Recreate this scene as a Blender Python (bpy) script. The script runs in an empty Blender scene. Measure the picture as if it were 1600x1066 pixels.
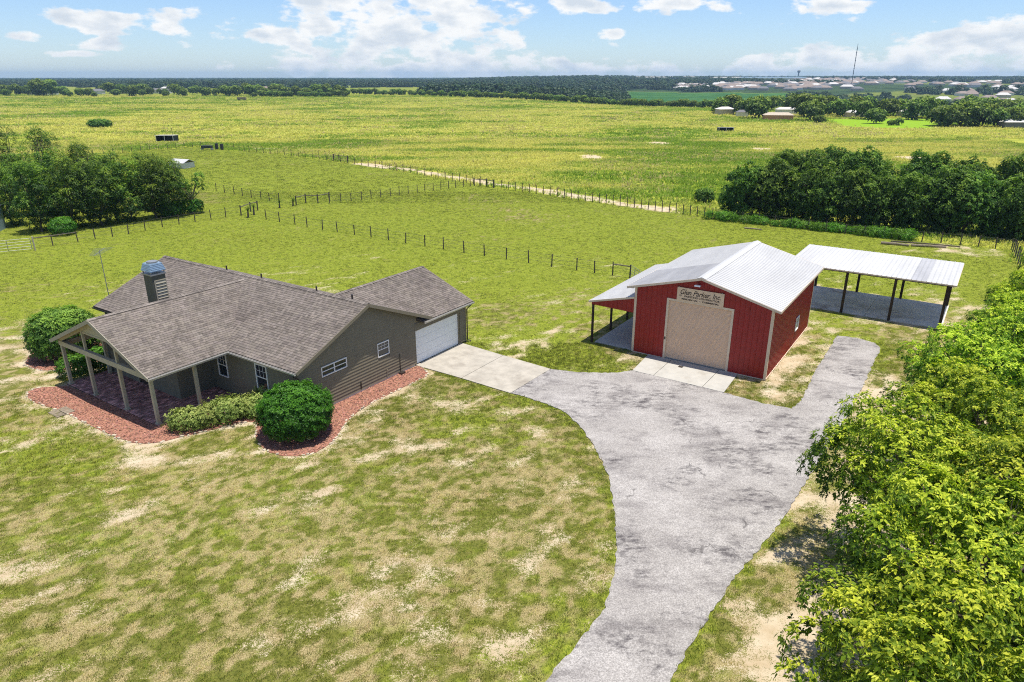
import bpy, math, random
import numpy as np
from mathutils import Vector, Matrix, geometry
R = math.radians
SC = bpy.context.scene
COL = SC.collection

# ------------------------------------------------------------------ camera
CAM_H = 16.0
PITCH = 0.3613
FPX = 1091.66
cam_data = bpy.data.cameras.new('camera')
cam = bpy.data.objects.new('camera', cam_data)
COL.objects.link(cam)
cam.location = (0, 0, CAM_H)
cam.rotation_euler = (math.pi / 2 - PITCH, 0, 0)
cam_data.sensor_width = 36
cam_data.lens = 36 * FPX / 1600
cam_data.clip_start = 0.5
cam_data.clip_end = 60000
SC.camera = cam

# ------------------------------------------------------------------ light
EXPOSURE = 0.42
SUN_STRENGTH = 5.0
SKY_STRENGTH = 0.125
HAZE_DENSITY = 1.25e-4
sun_dir = Vector((0.15, -0.028, 1)).normalized()       # towards the sun
SUN_EL = math.asin(sun_dir.z)
SUN_AZ = math.atan2(sun_dir.x, sun_dir.y)
sd = bpy.data.lights.new('sun', 'SUN')
sd.energy = SUN_STRENGTH
sd.angle = R(0.53)
sd.color = (1.0, 0.945, 0.86)
sun = bpy.data.objects.new('sun', sd)
COL.objects.link(sun)
sun.rotation_euler = sun_dir.to_track_quat('Z', 'Y').to_euler()
sun.location = (0, 0, 60)
SC.view_settings.view_transform = 'Standard'
SC.view_settings.look = 'None'
SC.view_settings.exposure = EXPOSURE
SC.view_settings.gamma = 1
SC.view_settings.use_curve_mapping = False
SC.cycles.max_bounces = 6
SC.cycles.diffuse_bounces = 4
SC.cycles.glossy_bounces = 3
SC.cycles.transmission_bounces = 3
SC.cycles.transparent_max_bounces = 6
SC.cycles.volume_bounces = 0
SC.cycles.use_denoising = False
SC.cycles.filter_width = 1.1
SC.cycles.sample_clamp_indirect = 4

# pixel of the photograph -> point at height z (used only to lay the place out)
CT, ST = math.cos(PITCH), math.sin(PITCH)
def at(px, py, z=0.0):
    a = (px - 800) / FPX; b = (533 - py) / FPX
    dy = CT + b * ST; dz = -ST + b * CT
    t = (z - CAM_H) / dz
    return (a * t, dy * t)

# ------------------------------------------------------------------ world: sky and clouds
world = bpy.data.worlds.new('World')
SC.world = world
world.use_nodes = True
wt = world.node_tree
wt.nodes.clear()
def wn(t, **k):
    n = wt.nodes.new(t)
    for a, b in k.items(): setattr(n, a, b)
    return n
def wl(a, b): wt.links.new(a, b)
def wmath(op, a, b=None, clamp=False):
    n = wn('ShaderNodeMath', operation=op, use_clamp=clamp)
    for i, v in enumerate((a, b)):
        if v is None: continue
        if isinstance(v, (int, float)): n.inputs[i].default_value = v
        else: wl(v, n.inputs[i])
    return n.outputs[0]
sky = wn('ShaderNodeTexSky', sky_type='NISHITA')
sky.sun_disc = False
sky.sun_elevation = SUN_EL
sky.sun_rotation = SUN_AZ
sky.altitude = 50
sky.air_density = 1.0
sky.dust_density = 0.15
sky.ozone_density = 2.0
tc = wn('ShaderNodeTexCoord')
sep = wn('ShaderNodeSeparateXYZ'); wl(tc.outputs['Generated'], sep.inputs[0])
az = wmath('ARCTAN2', sep.outputs[0], sep.outputs[1])
el = wmath('ARCSINE', sep.outputs[2])
comb = wn('ShaderNodeCombineXYZ')
wl(az, comb.inputs[0]); wl(wmath('MULTIPLY', el, 2.1), comb.inputs[1])
nz = wn('ShaderNodeTexNoise'); nz.noise_dimensions = '3D'
nz.inputs['Scale'].default_value = 17; nz.inputs['Detail'].default_value = 9; nz.inputs['Roughness'].default_value = 0.56
wl(comb.outputs[0], nz.inputs['Vector'])
nz2 = wn('ShaderNodeTexNoise'); nz2.inputs['Scale'].default_value = 5; nz2.inputs['Detail'].default_value = 3
wl(comb.outputs[0], nz2.inputs['Vector'])
def px_dir(px, py):
    a = (px - 800) / FPX; b = (533 - py) / FPX
    y = CT + b * ST; z = -ST + b * CT
    return math.atan2(a, y), math.atan2(z, math.hypot(a, y))
CLOUDS = [(118, 36, 46, 22), (190, 32, 46, 18), (272, 30, 48, 19), (50, 58, 26, 8), (160, 68, 45, 9), (110, 84, 34, 5),
          (500, 52, 110, 34), (620, 40, 130, 50), (720, 50, 95, 45), (560, 12, 90, 20), (700, 10, 100, 20),
          (480, 104, 34, 16), (600, 108, 110, 20), (760, 106, 120, 20), (900, 110, 110, 16), (640, 82, 100, 16), (800, 112, 300, 12), (1500, 104, 260, 18),
          (930, 8, 90, 12), (1050, 8, 70, 12), (958, 52, 20, 7), (1300, 8, 70, 10), (1255, 12, 10, 9),
          (1140, 112, 14, 8), (1200, 104, 46, 16), (1290, 95, 70, 26), (1370, 92, 70, 26), (1440, 96, 60, 26), (1500, 90, 90, 36), (1560, 60, 90, 34), (1650, 60, 120, 44)]
acc = None
k0 = FPX / math.cos(math.atan(395 / FPX)) ** 2
for (cx, cy, rx, ry) in CLOUDS:
    a0, e0 = px_dir(cx, cy)
    a1, _ = px_dir(cx + rx, cy); _, e1 = px_dir(cx, cy - ry)
    ra, re = abs(a1 - a0) * 1.25, abs(e1 - e0) * 1.25
    dx = wmath('MULTIPLY', wmath('SUBTRACT', az, a0), 1 / ra)
    dy = wmath('MULTIPLY', wmath('SUBTRACT', el, e0), 1 / re)
    q = wmath('SUBTRACT', 1.0, wmath('ADD', wmath('MULTIPLY', dx, dx), wmath('MULTIPLY', dy, dy)))
    q = wmath('MAXIMUM', q, -0.9)
    acc = q if acc is None else wmath('MAXIMUM', acc, q)
# away from the clouds in view the sky goes on with scattered cumulus of the same kind
field = wmath('MULTIPLY', wmath('SUBTRACT', nz2.outputs['Fac'], 0.56), 3.0)
azo = wmath('SUBTRACT', wmath('ABSOLUTE', az), 0.75)
elo = wmath('MULTIPLY', wmath('SUBTRACT', el, 0.11), 6)
out_w = wmath('MINIMUM', wmath('MAXIMUM', wmath('MULTIPLY', wmath('MAXIMUM', azo, elo), 6), 0.0), 1.0)
dens0 = wmath('ADD', wmath('MULTIPLY', acc, wmath('SUBTRACT', 1.0, out_w)), wmath('MULTIPLY', field, out_w))
dens = wmath('ADD', wmath('MULTIPLY', dens0, 0.52), wmath('MULTIPLY', wmath('SUBTRACT', nz.outputs['Fac'], 0.5), 3.9))
mr = wn('ShaderNodeMapRange', interpolation_type='SMOOTHSTEP')
mr.inputs['From Min'].default_value = 0.0; mr.inputs['From Max'].default_value = 0.42
wl(dens, mr.inputs['Value'])
# cloud tone: white rims, blue-grey bodies
nz3 = wn('ShaderNodeTexNoise'); nz3.inputs['Scale'].default_value = 22; nz3.inputs['Detail'].default_value = 6
off = wn('ShaderNodeVectorMath', operation='ADD'); off.inputs[1].default_value = (0.0, 0.02, 3.0)
wl(comb.outputs[0], off.inputs[0]); wl(off.outputs[0], nz3.inputs['Vector'])
tone = wmath('ADD', wmath('MULTIPLY', nz3.outputs['Fac'], 1.2), wmath('MULTIPLY', dens, 0.30))
ramp = wn('ShaderNodeValToRGB')
ramp.color_ramp.elements[0].position = 0.66; ramp.color_ramp.elements[0].color = (0.94, 0.94, 0.93, 1)
ramp.color_ramp.elements[1].position = 0.98; ramp.color_ramp.elements[1].color = (0.64, 0.70, 0.77, 1)
wl(tone, ramp.inputs[0])
bg = wn('ShaderNodeBackground'); bg.inputs['Strength'].default_value = SKY_STRENGTH
hsv = wn('ShaderNodeHueSaturation'); hsv.inputs['Saturation'].default_value = 1.0
wl(sky.outputs[0], hsv.inputs['Color'])
skt = wn('ShaderNodeMix', data_type='RGBA', blend_type='MULTIPLY'); skt.inputs[0].default_value = 1; skt.inputs[7].default_value = (0.62, 0.72, 0.92, 1)
wl(hsv.outputs[0], skt.inputs[6]); wl(skt.outputs[2], bg.inputs['Color'])
bc = wn('ShaderNodeBackground'); bc.inputs['Strength'].default_value = 0.82
wl(ramp.outputs[0], bc.inputs['Color'])
mx = wn('ShaderNodeMixShader')
wl(wmath('MULTIPLY', mr.outputs[0], 0.97), mx.inputs[0]); wl(bg.outputs[0], mx.inputs[1]); wl(bc.outputs[0], mx.inputs[2])
wo = wn('ShaderNodeOutputWorld'); wl(mx.outputs[0], wo.inputs['Surface'])

# ------------------------------------------------------------------ numpy noise
def _hash(ix, iy, seed):
    h = (ix.astype(np.int64) * 374761393 + iy.astype(np.int64) * 668265263 + seed * 1442695041) & 0xffffffff
    h = ((h ^ (h >> 13)) * 1274126177) & 0xffffffff
    h = h ^ (h >> 16)
    return (h & 0xffffff) / float(0xffffff)
def vnoise(x, y, seed=0):
    x = np.asarray(x, float); y = np.asarray(y, float)
    ix = np.floor(x); iy = np.floor(y); fx = x - ix; fy = y - iy
    fx = fx * fx * (3 - 2 * fx); fy = fy * fy * (3 - 2 * fy)
    a = _hash(ix, iy, seed); b = _hash(ix + 1, iy, seed); c = _hash(ix, iy + 1, seed); d = _hash(ix + 1, iy + 1, seed)
    return (a * (1 - fx) + b * fx) * (1 - fy) + (c * (1 - fx) + d * fx) * fy
def fbm(x, y, scale=1.0, octv=4, seed=0):
    s = 0.0; amp = 0.5; t = 0.0
    for o in range(octv):
        s = s + amp * vnoise(x / scale + 17.3 * o, y / scale - 9.1 * o, seed + o); t += amp
        amp *= 0.5; scale *= 0.5
    return s / t
def sstep(a, b, x):
    t = np.clip((x - a) / (b - a), 0, 1); return t * t * (3 - 2 * t)
def pip(px, py, poly):
    px = np.asarray(px); py = np.asarray(py); inside = np.zeros(px.shape, bool)
    n = len(poly)
    for i in range(n):
        x0, y0 = poly[i]; x1, y1 = poly[(i + 1) % n]
        if y0 == y1: continue
        c = ((y0 > py) != (y1 > py)) & (px < (x1 - x0) * (py - y0) / (y1 - y0) + x0)
        inside ^= c
    return inside
def pdist(px, py, poly, closed=True):
    d = np.full(np.shape(px), 1e9)
    n = len(poly)
    for i in range(n if closed else n - 1):
        x0, y0 = poly[i]; x1, y1 = poly[(i + 1) % n]
        dx, dy = x1 - x0, y1 - y0; L = dx * dx + dy * dy + 1e-12
        t = np.clip(((px - x0) * dx + (py - y0) * dy) / L, 0, 1)
        d = np.minimum(d, np.hypot(px - x0 - t * dx, py - y0 - t * dy))
    return d

# ------------------------------------------------------------------ frames of the three buildings
class Frame:
    def __init__(s, ox, oy, th):
        s.o = (ox, oy); s.th = th; s.u = (math.cos(th), math.sin(th)); s.v = (-s.u[1], s.u[0])
    def w(s, a, b): return (s.o[0] + a * s.u[0] + b * s.v[0], s.o[1] + a * s.u[1] + b * s.v[1])
    def l(s, x, y):
        dx, dy = x - s.o[0], y - s.o[1]
        return dx * s.u[0] + dy * s.u[1], dx * s.v[0] + dy * s.v[1]
HF = Frame(-10.43, 31.23, 0.9785)
BF = Frame(7.475, 40.55, -0.5834)
CF = Frame(29.01, 44.72, -0.6023)

# ------------------------------------------------------------------ mesh helpers
class MB:
    def __init__(s): s.v = []; s.f = []; s.m = []; s.c = []
    def add(s, vs, fs, m=0, c=None):
        o = len(s.v); s.v.extend(vs)
        for f in fs:
            s.f.append(tuple(o + i for i in f)); s.m.append(m); s.c.append(c or (1, 1, 1, 1))
        return s
    def box(s, x0, x1, y0, y1, z0, z1, m=0, c=None):
        if x0 > x1: x0, x1 = x1, x0
        if y0 > y1: y0, y1 = y1, y0
        vs = [(x0, y0, z0), (x1, y0, z0), (x1, y1, z0), (x0, y1, z0), (x0, y0, z1), (x1, y0, z1), (x1, y1, z1), (x0, y1, z1)]
        return s.add(vs, [(0, 3, 2, 1), (4, 5, 6, 7), (0, 1, 5, 4), (1, 2, 6, 5), (2, 3, 7, 6), (3, 0, 4, 7)], m, c)
    def hexa(s, vs, m=0, c=None):      # 8 verts: bottom 4, top 4
        return s.add(vs, [(0, 3, 2, 1), (4, 5, 6, 7), (0, 1, 5, 4), (1, 2, 6, 5), (2, 3, 7, 6), (3, 0, 4, 7)], m, c)
    def slab(s, poly, th, m=0, c=None, d=(0, 0, -1)):   # polygon (ccw seen from above) thickened along d
        n = len(poly)
        vs = [tuple(p) for p in poly] + [tuple(p[i] + d[i] * th for i in range(3)) for p in poly]
        fs = [tuple(range(n)), tuple(range(2 * n - 1, n - 1, -1))]
        fs += [(i, i + n, (i + 1) % n + n, (i + 1) % n) for i in range(n)]
        return s.add(vs, fs, m, c)
    def beam(s, p, q, w, h, m=0, c=None, up=(0, 0, 1)):
        p = Vector(p); q = Vector(q); d = (q - p).normalized(); u = Vector(up)
        if abs(d.dot(u)) > 0.98: u = Vector((1, 0, 0))
        a = d.cross(u).normalized(); b = a.cross(d).normalized()
        vs = []
        for e in (p, q):
            for (i, j) in ((-1, -1), (1, -1), (1, 1), (-1, 1)):
                vs.append(tuple(e + a * (i * w / 2) + b * (j * h / 2)))
        return s.add(vs, [(0, 1, 2, 3), (7, 6, 5, 4), (0, 4, 5, 1), (1, 5, 6, 2), (2, 6, 7, 3), (3, 7, 4, 0)], m, c)
    def tube(s, pts, rad, n=6, m=0, c=None, caps=True):
        pts = [Vector(p) for p in pts]; o = len(s.v); a = None
        for i, p in enumerate(pts):
            d = (pts[min(i + 1, len(pts) - 1)] - pts[max(i - 1, 0)])
            d = d.normalized() if d.length > 1e-9 else Vector((0, 0, 1))
            if a is None: a = d.orthogonal().normalized()
            else:
                a = a - d * a.dot(d)
                a = a.normalized() if a.length > 1e-6 else d.orthogonal().normalized()
            b = d.cross(a)
            r = rad[i] if hasattr(rad, '__len__') else rad
            for k in range(n):
                t = 2 * math.pi * k / n
                s.v.append(tuple(p + (a * math.cos(t) + b * math.sin(t)) * r))
        for i in range(len(pts) - 1):
            for k in range(n):
                k2 = (k + 1) % n
                s.f.append((o + i * n + k, o + i * n + k2, o + (i + 1) * n + k2, o + (i + 1) * n + k)); s.m.append(m); s.c.append(c or (1, 1, 1, 1))
        if caps:
            s.f.append(tuple(o + k for k in range(n - 1, -1, -1))); s.m.append(m); s.c.append(c or (1, 1, 1, 1))
            e = o + (len(pts) - 1) * n
            s.f.append(tuple(e + k for k in range(n))); s.m.append(m); s.c.append(c or (1, 1, 1, 1))
        return s
    def mesh(s, name, mats, color=False):
        me = bpy.data.meshes.new(name)
        me.from_pydata([tuple(v) for v in s.v], [], s.f)
        if not isinstance(mats, (list, tuple)): mats = [mats]
        for m in mats: me.materials.append(m)
        if len(mats) > 1: me.polygons.foreach_set('material_index', s.m)
        if color:
            at_ = me.attributes.new('tint', 'FLOAT_COLOR', 'CORNER')
            at_.data.foreach_set('color', np.repeat(np.array(s.c, np.float32), [len(f) for f in s.f], 0).ravel())
        me.update()
        return me
    def build(s, name, mats, parent=None, color=False, bevel=0):
        return link(name, s.mesh(name, mats, color), parent, bevel)
def link(name, me, parent=None, bevel=0):
    o = bpy.data.objects.new(name, me)
    COL.objects.link(o)
    if parent is not None: o.parent = parent
    if bevel:
        b = o.modifiers.new('bevel', 'BEVEL'); b.width = bevel; b.segments = 2; b.limit_method = 'ANGLE'
    return o
def np_mesh(name, V, F, mats, tint=None, mi=None, smooth=False):
    me = bpy.data.meshes.new(name)
    nv, nf, k = len(V), len(F), F.shape[1]
    me.vertices.add(nv); me.vertices.foreach_set('co', np.asarray(V, np.float32).ravel())
    me.loops.add(nf * k); me.loops.foreach_set('vertex_index', np.asarray(F, np.int32).ravel())
    me.polygons.add(nf); me.polygons.foreach_set('loop_start', np.arange(0, nf * k, k, dtype=np.int32))
    me.polygons.foreach_set('loop_total', np.full(nf, k, np.int32))
    if not isinstance(mats, (list, tuple)): mats = [mats]
    for m in mats: me.materials.append(m)
    if mi is not None: me.polygons.foreach_set('material_index', np.asarray(mi, np.int32))
    if tint is not None:
        a = me.attributes.new('tint', 'FLOAT_COLOR', 'CORNER')
        c = np.ones((nf, 4), np.float32); c[:, :3] = tint
        a.data.foreach_set('color', np.repeat(c, k, 0).ravel())
    me.polygons.foreach_set('use_smooth', np.full(nf, smooth))
    me.update(calc_edges=True)
    return me
def empty(name, x=0, y=0, z=0, rot=0):
    o = bpy.data.objects.new(name, None); COL.objects.link(o)
    o.empty_display_size = 0.3
    o.location = (x, y, z); o.rotation_euler = (0, 0, rot)
    return o
def tag(o, label=None, cat=None, group=None, kind=None):
    if label: o['label'] = label
    if cat: o['category'] = cat
    if group: o['group'] = group
    if kind: o['kind'] = kind
    return o
def copy_tree(src, parent=None):
    c = src.copy(); COL.objects.link(c)
    if parent is not None: c.parent = parent
    for ch in src.children: copy_tree(ch, c)
    return c

# ------------------------------------------------------------------ materials
def new_mat(name):
    m = bpy.data.materials.new(name); m.use_nodes = True
    nt = m.node_tree; nt.nodes.clear()
    out = nt.nodes.new('ShaderNodeOutputMaterial')
    return m, nt, out
class NT:
    def __init__(s, nt): s.nt = nt
    def n(s, t, **k):
        x = s.nt.nodes.new(t)
        for a, b in k.items(): setattr(x, a, b)
        return x
    def l(s, a, b): s.nt.links.new(a, b)
    def put(s, v, sock):
        if hasattr(v, 'is_linked') or isinstance(v, bpy.types.NodeSocket): s.l(v, sock)
        elif isinstance(v, (tuple, list)) and len(v) == 3 and sock.type == 'RGBA': sock.default_value = (*v, 1)
        else: sock.default_value = v
    def math(s, op, a, b=0.0, clamp=False):
        x = s.n('ShaderNodeMath', operation=op, use_clamp=clamp); s.put(a, x.inputs[0]); s.put(b, x.inputs[1]); return x.outputs[0]
    def mix(s, f, a, b, mode='MIX'):
        x = s.n('ShaderNodeMix', data_type='RGBA', blend_type=mode); s.put(f, x.inputs[0]); s.put(a, x.inputs[6]); s.put(b, x.inputs[7]); return x.outputs[2]
    def noise(s, vec, scale, detail=4, rough=0.55, w=None):
        x = s.n('ShaderNodeTexNoise'); s.l(vec, x.inputs['Vector']); x.inputs['Scale'].default_value = scale
        x.inputs['Detail'].default_value = detail; x.inputs['Roughness'].default_value = rough; return x.outputs['Fac']
    def range(s, v, a, b, c=0.0, d=1.0, smooth=True):
        x = s.n('ShaderNodeMapRange'); x.interpolation_type = 'SMOOTHSTEP' if smooth else 'LINEAR'
        s.put(v, x.inputs[0])
        for i, q in enumerate((a, b, c, d)): x.inputs[i + 1].default_value = q
        return x.outputs[0]
    def vscale(s, vec, sc, rot=0):
        x = s.n('ShaderNodeMapping'); s.l(vec, x.inputs['Vector']); x.inputs['Scale'].default_value = sc; x.inputs['Rotation'].default_value = (0, 0, rot); return x.outputs[0]
def simple(name, col, rough=0.7, var=0.12, scale=3.0, spec=0.3, metal=0.0, bump=0.0, bscale=30.0, tint=False, dirt=None, stretch=None, rot=0, trans=0.0, coord='Object'):
    m, nt, out = new_mat(name); g = NT(nt)
    b = g.n('ShaderNodeBsdfPrincipled')
    if coord == 'World':
        geo = g.n('ShaderNodeNewGeometry'); vec = geo.outputs['Position']
    else:
        tcn = g.n('ShaderNodeTexCoord'); vec = tcn.outputs['Object']
    if stretch: vec = g.vscale(vec, stretch, rot)
    n1 = g.noise(vec, scale, 5, 0.6)
    dark = tuple(c * (1 - var) for c in col); lite = tuple(min(1, c * (1 + var)) for c in col)
    c = g.mix(g.range(n1, 0.3, 0.7), dark, lite)
    if dirt:
        n2 = g.noise(vec, scale * 0.35, 6, 0.65)
        c = g.mix(g.range(n2, 0.52, 0.72, 0, dirt[1]), c, dirt[0])
    if tint:
        a = g.n('ShaderNodeAttribute', attribute_name='tint')
        c = g.mix(1.0, c, a.outputs['Color'], 'MULTIPLY')
    g.put(c, b.inputs['Base Color'])
    b.inputs['Roughness'].default_value = rough
    b.inputs['Specular IOR Level'].default_value = spec
    b.inputs['Metallic'].default_value = metal
    if bump:
        bp = g.n('ShaderNodeBump'); bp.inputs['Strength'].default_value = bump; bp.inputs['Distance'].default_value = 0.02
        g.l(g.noise(vec, bscale, 4, 0.6), bp.inputs['Height']); g.l(bp.outputs[0], b.inputs['Normal'])
    g.l(b.outputs[0], out.inputs[0])
    return m
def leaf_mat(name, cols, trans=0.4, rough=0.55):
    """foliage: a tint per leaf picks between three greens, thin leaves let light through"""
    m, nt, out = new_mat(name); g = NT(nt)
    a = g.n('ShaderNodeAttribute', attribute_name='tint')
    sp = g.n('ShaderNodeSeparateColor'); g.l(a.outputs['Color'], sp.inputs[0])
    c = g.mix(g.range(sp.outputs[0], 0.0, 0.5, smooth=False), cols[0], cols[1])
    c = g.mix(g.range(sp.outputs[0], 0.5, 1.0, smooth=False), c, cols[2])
    oi = g.n('ShaderNodeObjectInfo')
    hs = g.n('ShaderNodeHueSaturation'); g.l(c, hs.inputs['Color'])
    g.l(g.range(oi.outputs['Random'], 0, 1, 0.485, 0.515, False), hs.inputs['Hue'])
    g.l(g.range(oi.outputs['Random'], 0, 1, 0.82, 1.15, False), hs.inputs['Value'])
    c = hs.outputs[0]
    b = g.n('ShaderNodeBsdfPrincipled'); g.put(c, b.inputs['Base Color']); b.inputs['Roughness'].default_value = rough; b.inputs['Specular IOR Level'].default_value = 0.25
    t = g.n('ShaderNodeBsdfTranslucent'); g.put(g.mix(1.0, c, (1.0, 1.15, 0.5), 'MULTIPLY'), t.inputs[0])
    ms = g.n('ShaderNodeMixShader'); ms.inputs[0].default_value = trans
    g.l(b.outputs[0], ms.inputs[1]); g.l(t.outputs[0], ms.inputs[2]); g.l(ms.outputs[0], out.inputs[0])
    return m

M = {}
M['siding'] = simple('taupe_siding_paint', (0.200, 0.172, 0.122), 0.6, 0.06, 2.0)
M['stucco'] = simple('grey_wall_paint', (0.150, 0.145, 0.110), 0.8, 0.08, 3.0, bump=0.2, bscale=60)
M['trim'] = simple('beige_trim_paint', (0.34, 0.31, 0.235), 0.6, 0.07, 4.0)
M['porch_paint'] = simple('khaki_porch_paint', (0.38, 0.355, 0.255), 0.6, 0.07, 4.0)
M['gutter_dark'] = simple('dark_brown_gutter', (0.035, 0.028, 0.024), 0.4, 0.1, 4.0, spec=0.5)
M['gutter_light'] = simple('pale_gutter', (0.42, 0.40, 0.36), 0.4, 0.08, 4.0, spec=0.5)
M['white'] = simple('white_window_frame', (0.78, 0.78, 0.76), 0.4, 0.03, 4.0)
M['garage_white'] = simple('white_garage_door', (0.80, 0.82, 0.82), 0.45, 0.02, 2.0)
M['shingle'] = simple('brown_grey_shingle', (0.162, 0.140, 0.122), 0.9, 0.12, 1.1, bump=0.4, bscale=90, tint=True, dirt=((0.09, 0.074, 0.067), 0.5), stretch=(1.0, 0.45, 1.0))
M['underlay'] = simple('dark_roof_underlay', (0.05, 0.043, 0.04), 0.9)
M['soffit'] = simple('soffit_paint', (0.16, 0.15, 0.12), 0.8)
M['chimney'] = simple('dark_green_grey_chase', (0.075, 0.078, 0.062), 0.6, 0.05)
M['steel_blue'] = simple('galvanised_chimney_cap', (0.26, 0.36, 0.46), 0.38, 0.12, 5.0, spec=0.5, metal=0.35)
M['interior'] = simple('dark_void', (0.006, 0.006, 0.007), 0.9)
M['red_metal'] = simple('barn_red_metal', (0.29, 0.0155, 0.014), 0.42, 0.10, 2.0, spec=0.4, dirt=((0.21, 0.022, 0.018), 0.3))
M['barn_trim'] = simple('barn_beige_trim', (0.66, 0.53, 0.39), 0.5, 0.06, 4.0)
M['roll_door'] = simple('tan_roll_door', (0.70, 0.49, 0.33), 0.5, 0.04, 1.0)
M['roof_metal'] = simple('white_ribbed_roof_metal', (0.455, 0.455, 0.45), 0.5, 0.06, 0.8, spec=0.25, metal=0.0, dirt=((0.33, 0.325, 0.32), 0.4), stretch=(1.0, 0.25, 1.0))
M['roof_worn'] = simple('weathered_ribbed_roof_metal', (0.35, 0.35, 0.355), 0.5, 0.12, 0.9, spec=0.5, dirt=((0.28, 0.27, 0.26), 0.5), stretch=(1.0, 0.25, 1.0))
M['concrete'] = simple('pale_concrete', (0.37, 0.34, 0.285), 0.9, 0.12, 1.6, spec=0.1, bump=0.3, bscale=40, dirt=((0.22, 0.19, 0.155), 0.7))
M['concrete_white'] = simple('whiter_concrete', (0.40, 0.385, 0.345), 0.9, 0.06, 1.6, spec=0.1, bump=0.3, bscale=40, dirt=((0.28, 0.25, 0.2), 0.5))
M['concrete_grey'] = simple('carport_concrete', (0.58, 0.55, 0.50), 0.9, 0.16, 0.9, spec=0.15, dirt=((0.20, 0.14, 0.10), 0.75))
M['post_dark'] = simple('dark_brown_post', (0.045, 0.028, 0.02), 0.7, 0.2, 5.0)
M['post_wood'] = simple('weathered_fence_post', (0.085, 0.070, 0.056), 0.9, 0.3, 9.0)
M['rail_wood'] = simple('grey_fence_rail', (0.11, 0.095, 0.075), 0.9, 0.25, 9.0)
M['wire'] = simple('fence_wire', (0.16, 0.15, 0.13), 0.6, 0.1, 5.0, metal=0.3)
M['galv'] = simple('galvanised_steel', (0.26, 0.27, 0.28), 0.4, 0.08, 5.0, metal=0.4, spec=0.5)
M['sign'] = simple('tan_sign_board', (0.70, 0.52, 0.35), 0.6, 0.07, 3.0)
M['ink'] = simple('dark_sign_lettering', (0.022, 0.012, 0.010), 0.6, 0.02)
M['mulch'] = simple('red_mulch', (0.30, 0.145, 0.10), 0.95, 0.35, 9.0, spec=0.05, bump=0.8, bscale=25)
M['chip'] = simple('red_wood_chip', (0.36, 0.185, 0.135), 0.95, 0.15, 3.0, spec=0.05, tint=True, coord='World')
M['paver'] = simple('dark_brick_paver', (0.34, 0.19, 0.165), 0.9, 0.25, 3.0, spec=0.1, tint=True)
M['stone'] = simple('pale_edging_stone', (0.46, 0.40, 0.30), 0.9, 0.2, 5.0, tint=True)
M['bark'] = simple('grey_brown_bark', (0.13, 0.105, 0.08), 0.95, 0.3, 8.0, bump=0.6, bscale=20)
M['orange_roof'] = simple('orange_brown_siding', (0.42, 0.22, 0.12), 0.8)
M['far_white'] = simple('far_white_paint', (0.60, 0.58, 0.53), 0.7)
M['far_tan'] = simple('far_tan_stucco', (0.42, 0.36, 0.28), 0.8)
M['far_roof_grey'] = simple('far_grey_roof', (0.15, 0.145, 0.15), 0.9)
M['far_roof_brown'] = simple('far_brown_roof', (0.24, 0.19, 0.16), 0.9)
M['far_roof_pale'] = simple('far_pale_roof', (0.48, 0.46, 0.43), 0.7)
M['shed_dark'] = simple('dark_shed_boards', (0.035, 0.038, 0.042), 0.8)
M['log'] = simple('weathered_timber', (0.20, 0.165, 0.12), 0.9, 0.25, 6)
M['water'] = simple('lake_water', (0.30, 0.40, 0.48), 0.15, 0.05, 0.01)
def glass_mat():
    m, nt, out = new_mat('dark_window_glass'); g = NT(nt)
    b = g.n('ShaderNodeBsdfPrincipled'); b.inputs['Base Color'].default_value = (0.018, 0.024, 0.03, 1)
    b.inputs['Roughness'].default_value = 0.05; b.inputs['Specular IOR Level'].default_value = 0.7
    g.l(b.outputs[0], out.inputs[0]); return m
M['glass'] = glass_mat()
M['screen'] = simple('window_screen', (0.12, 0.13, 0.125), 0.5)
M['leaf_lime'] = leaf_mat('lime_green_leaves', [(0.020, 0.060, 0.008), (0.165, 0.285, 0.018), (0.64, 0.70, 0.06)], 0.38)
M['leaf_dark'] = leaf_mat('dark_green_leaves', [(0.020, 0.050, 0.010), (0.095, 0.19, 0.026), (0.36, 0.50, 0.07)], 0.38)
M['leaf_mid'] = leaf_mat('mid_green_leaves', [(0.016, 0.042, 0.006), (0.075, 0.15, 0.014), (0.31, 0.42, 0.035)], 0.34)
M['leaf_bush'] = leaf_mat('glossy_bush_leaves', [(0.018, 0.055, 0.006), (0.055, 0.155, 0.010), (0.16, 0.34, 0.022)], 0.3, 0.45)
M['leaf_hedge'] = leaf_mat('variegated_hedge_leaves', [(0.06, 0.11, 0.02), (0.20, 0.28, 0.055), (0.46, 0.52, 0.15)], 0.3)
M['leaf_far'] = leaf_mat('far_tree_leaves', [(0.022, 0.05, 0.012), (0.10, 0.17, 0.028), (0.32, 0.42, 0.06)], 0.3)
M['leaf_wood'] = leaf_mat('distant_wood_leaves', [(0.010, 0.026, 0.010), (0.028, 0.058, 0.016), (0.07, 0.115, 0.025)], 0.15)

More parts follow.
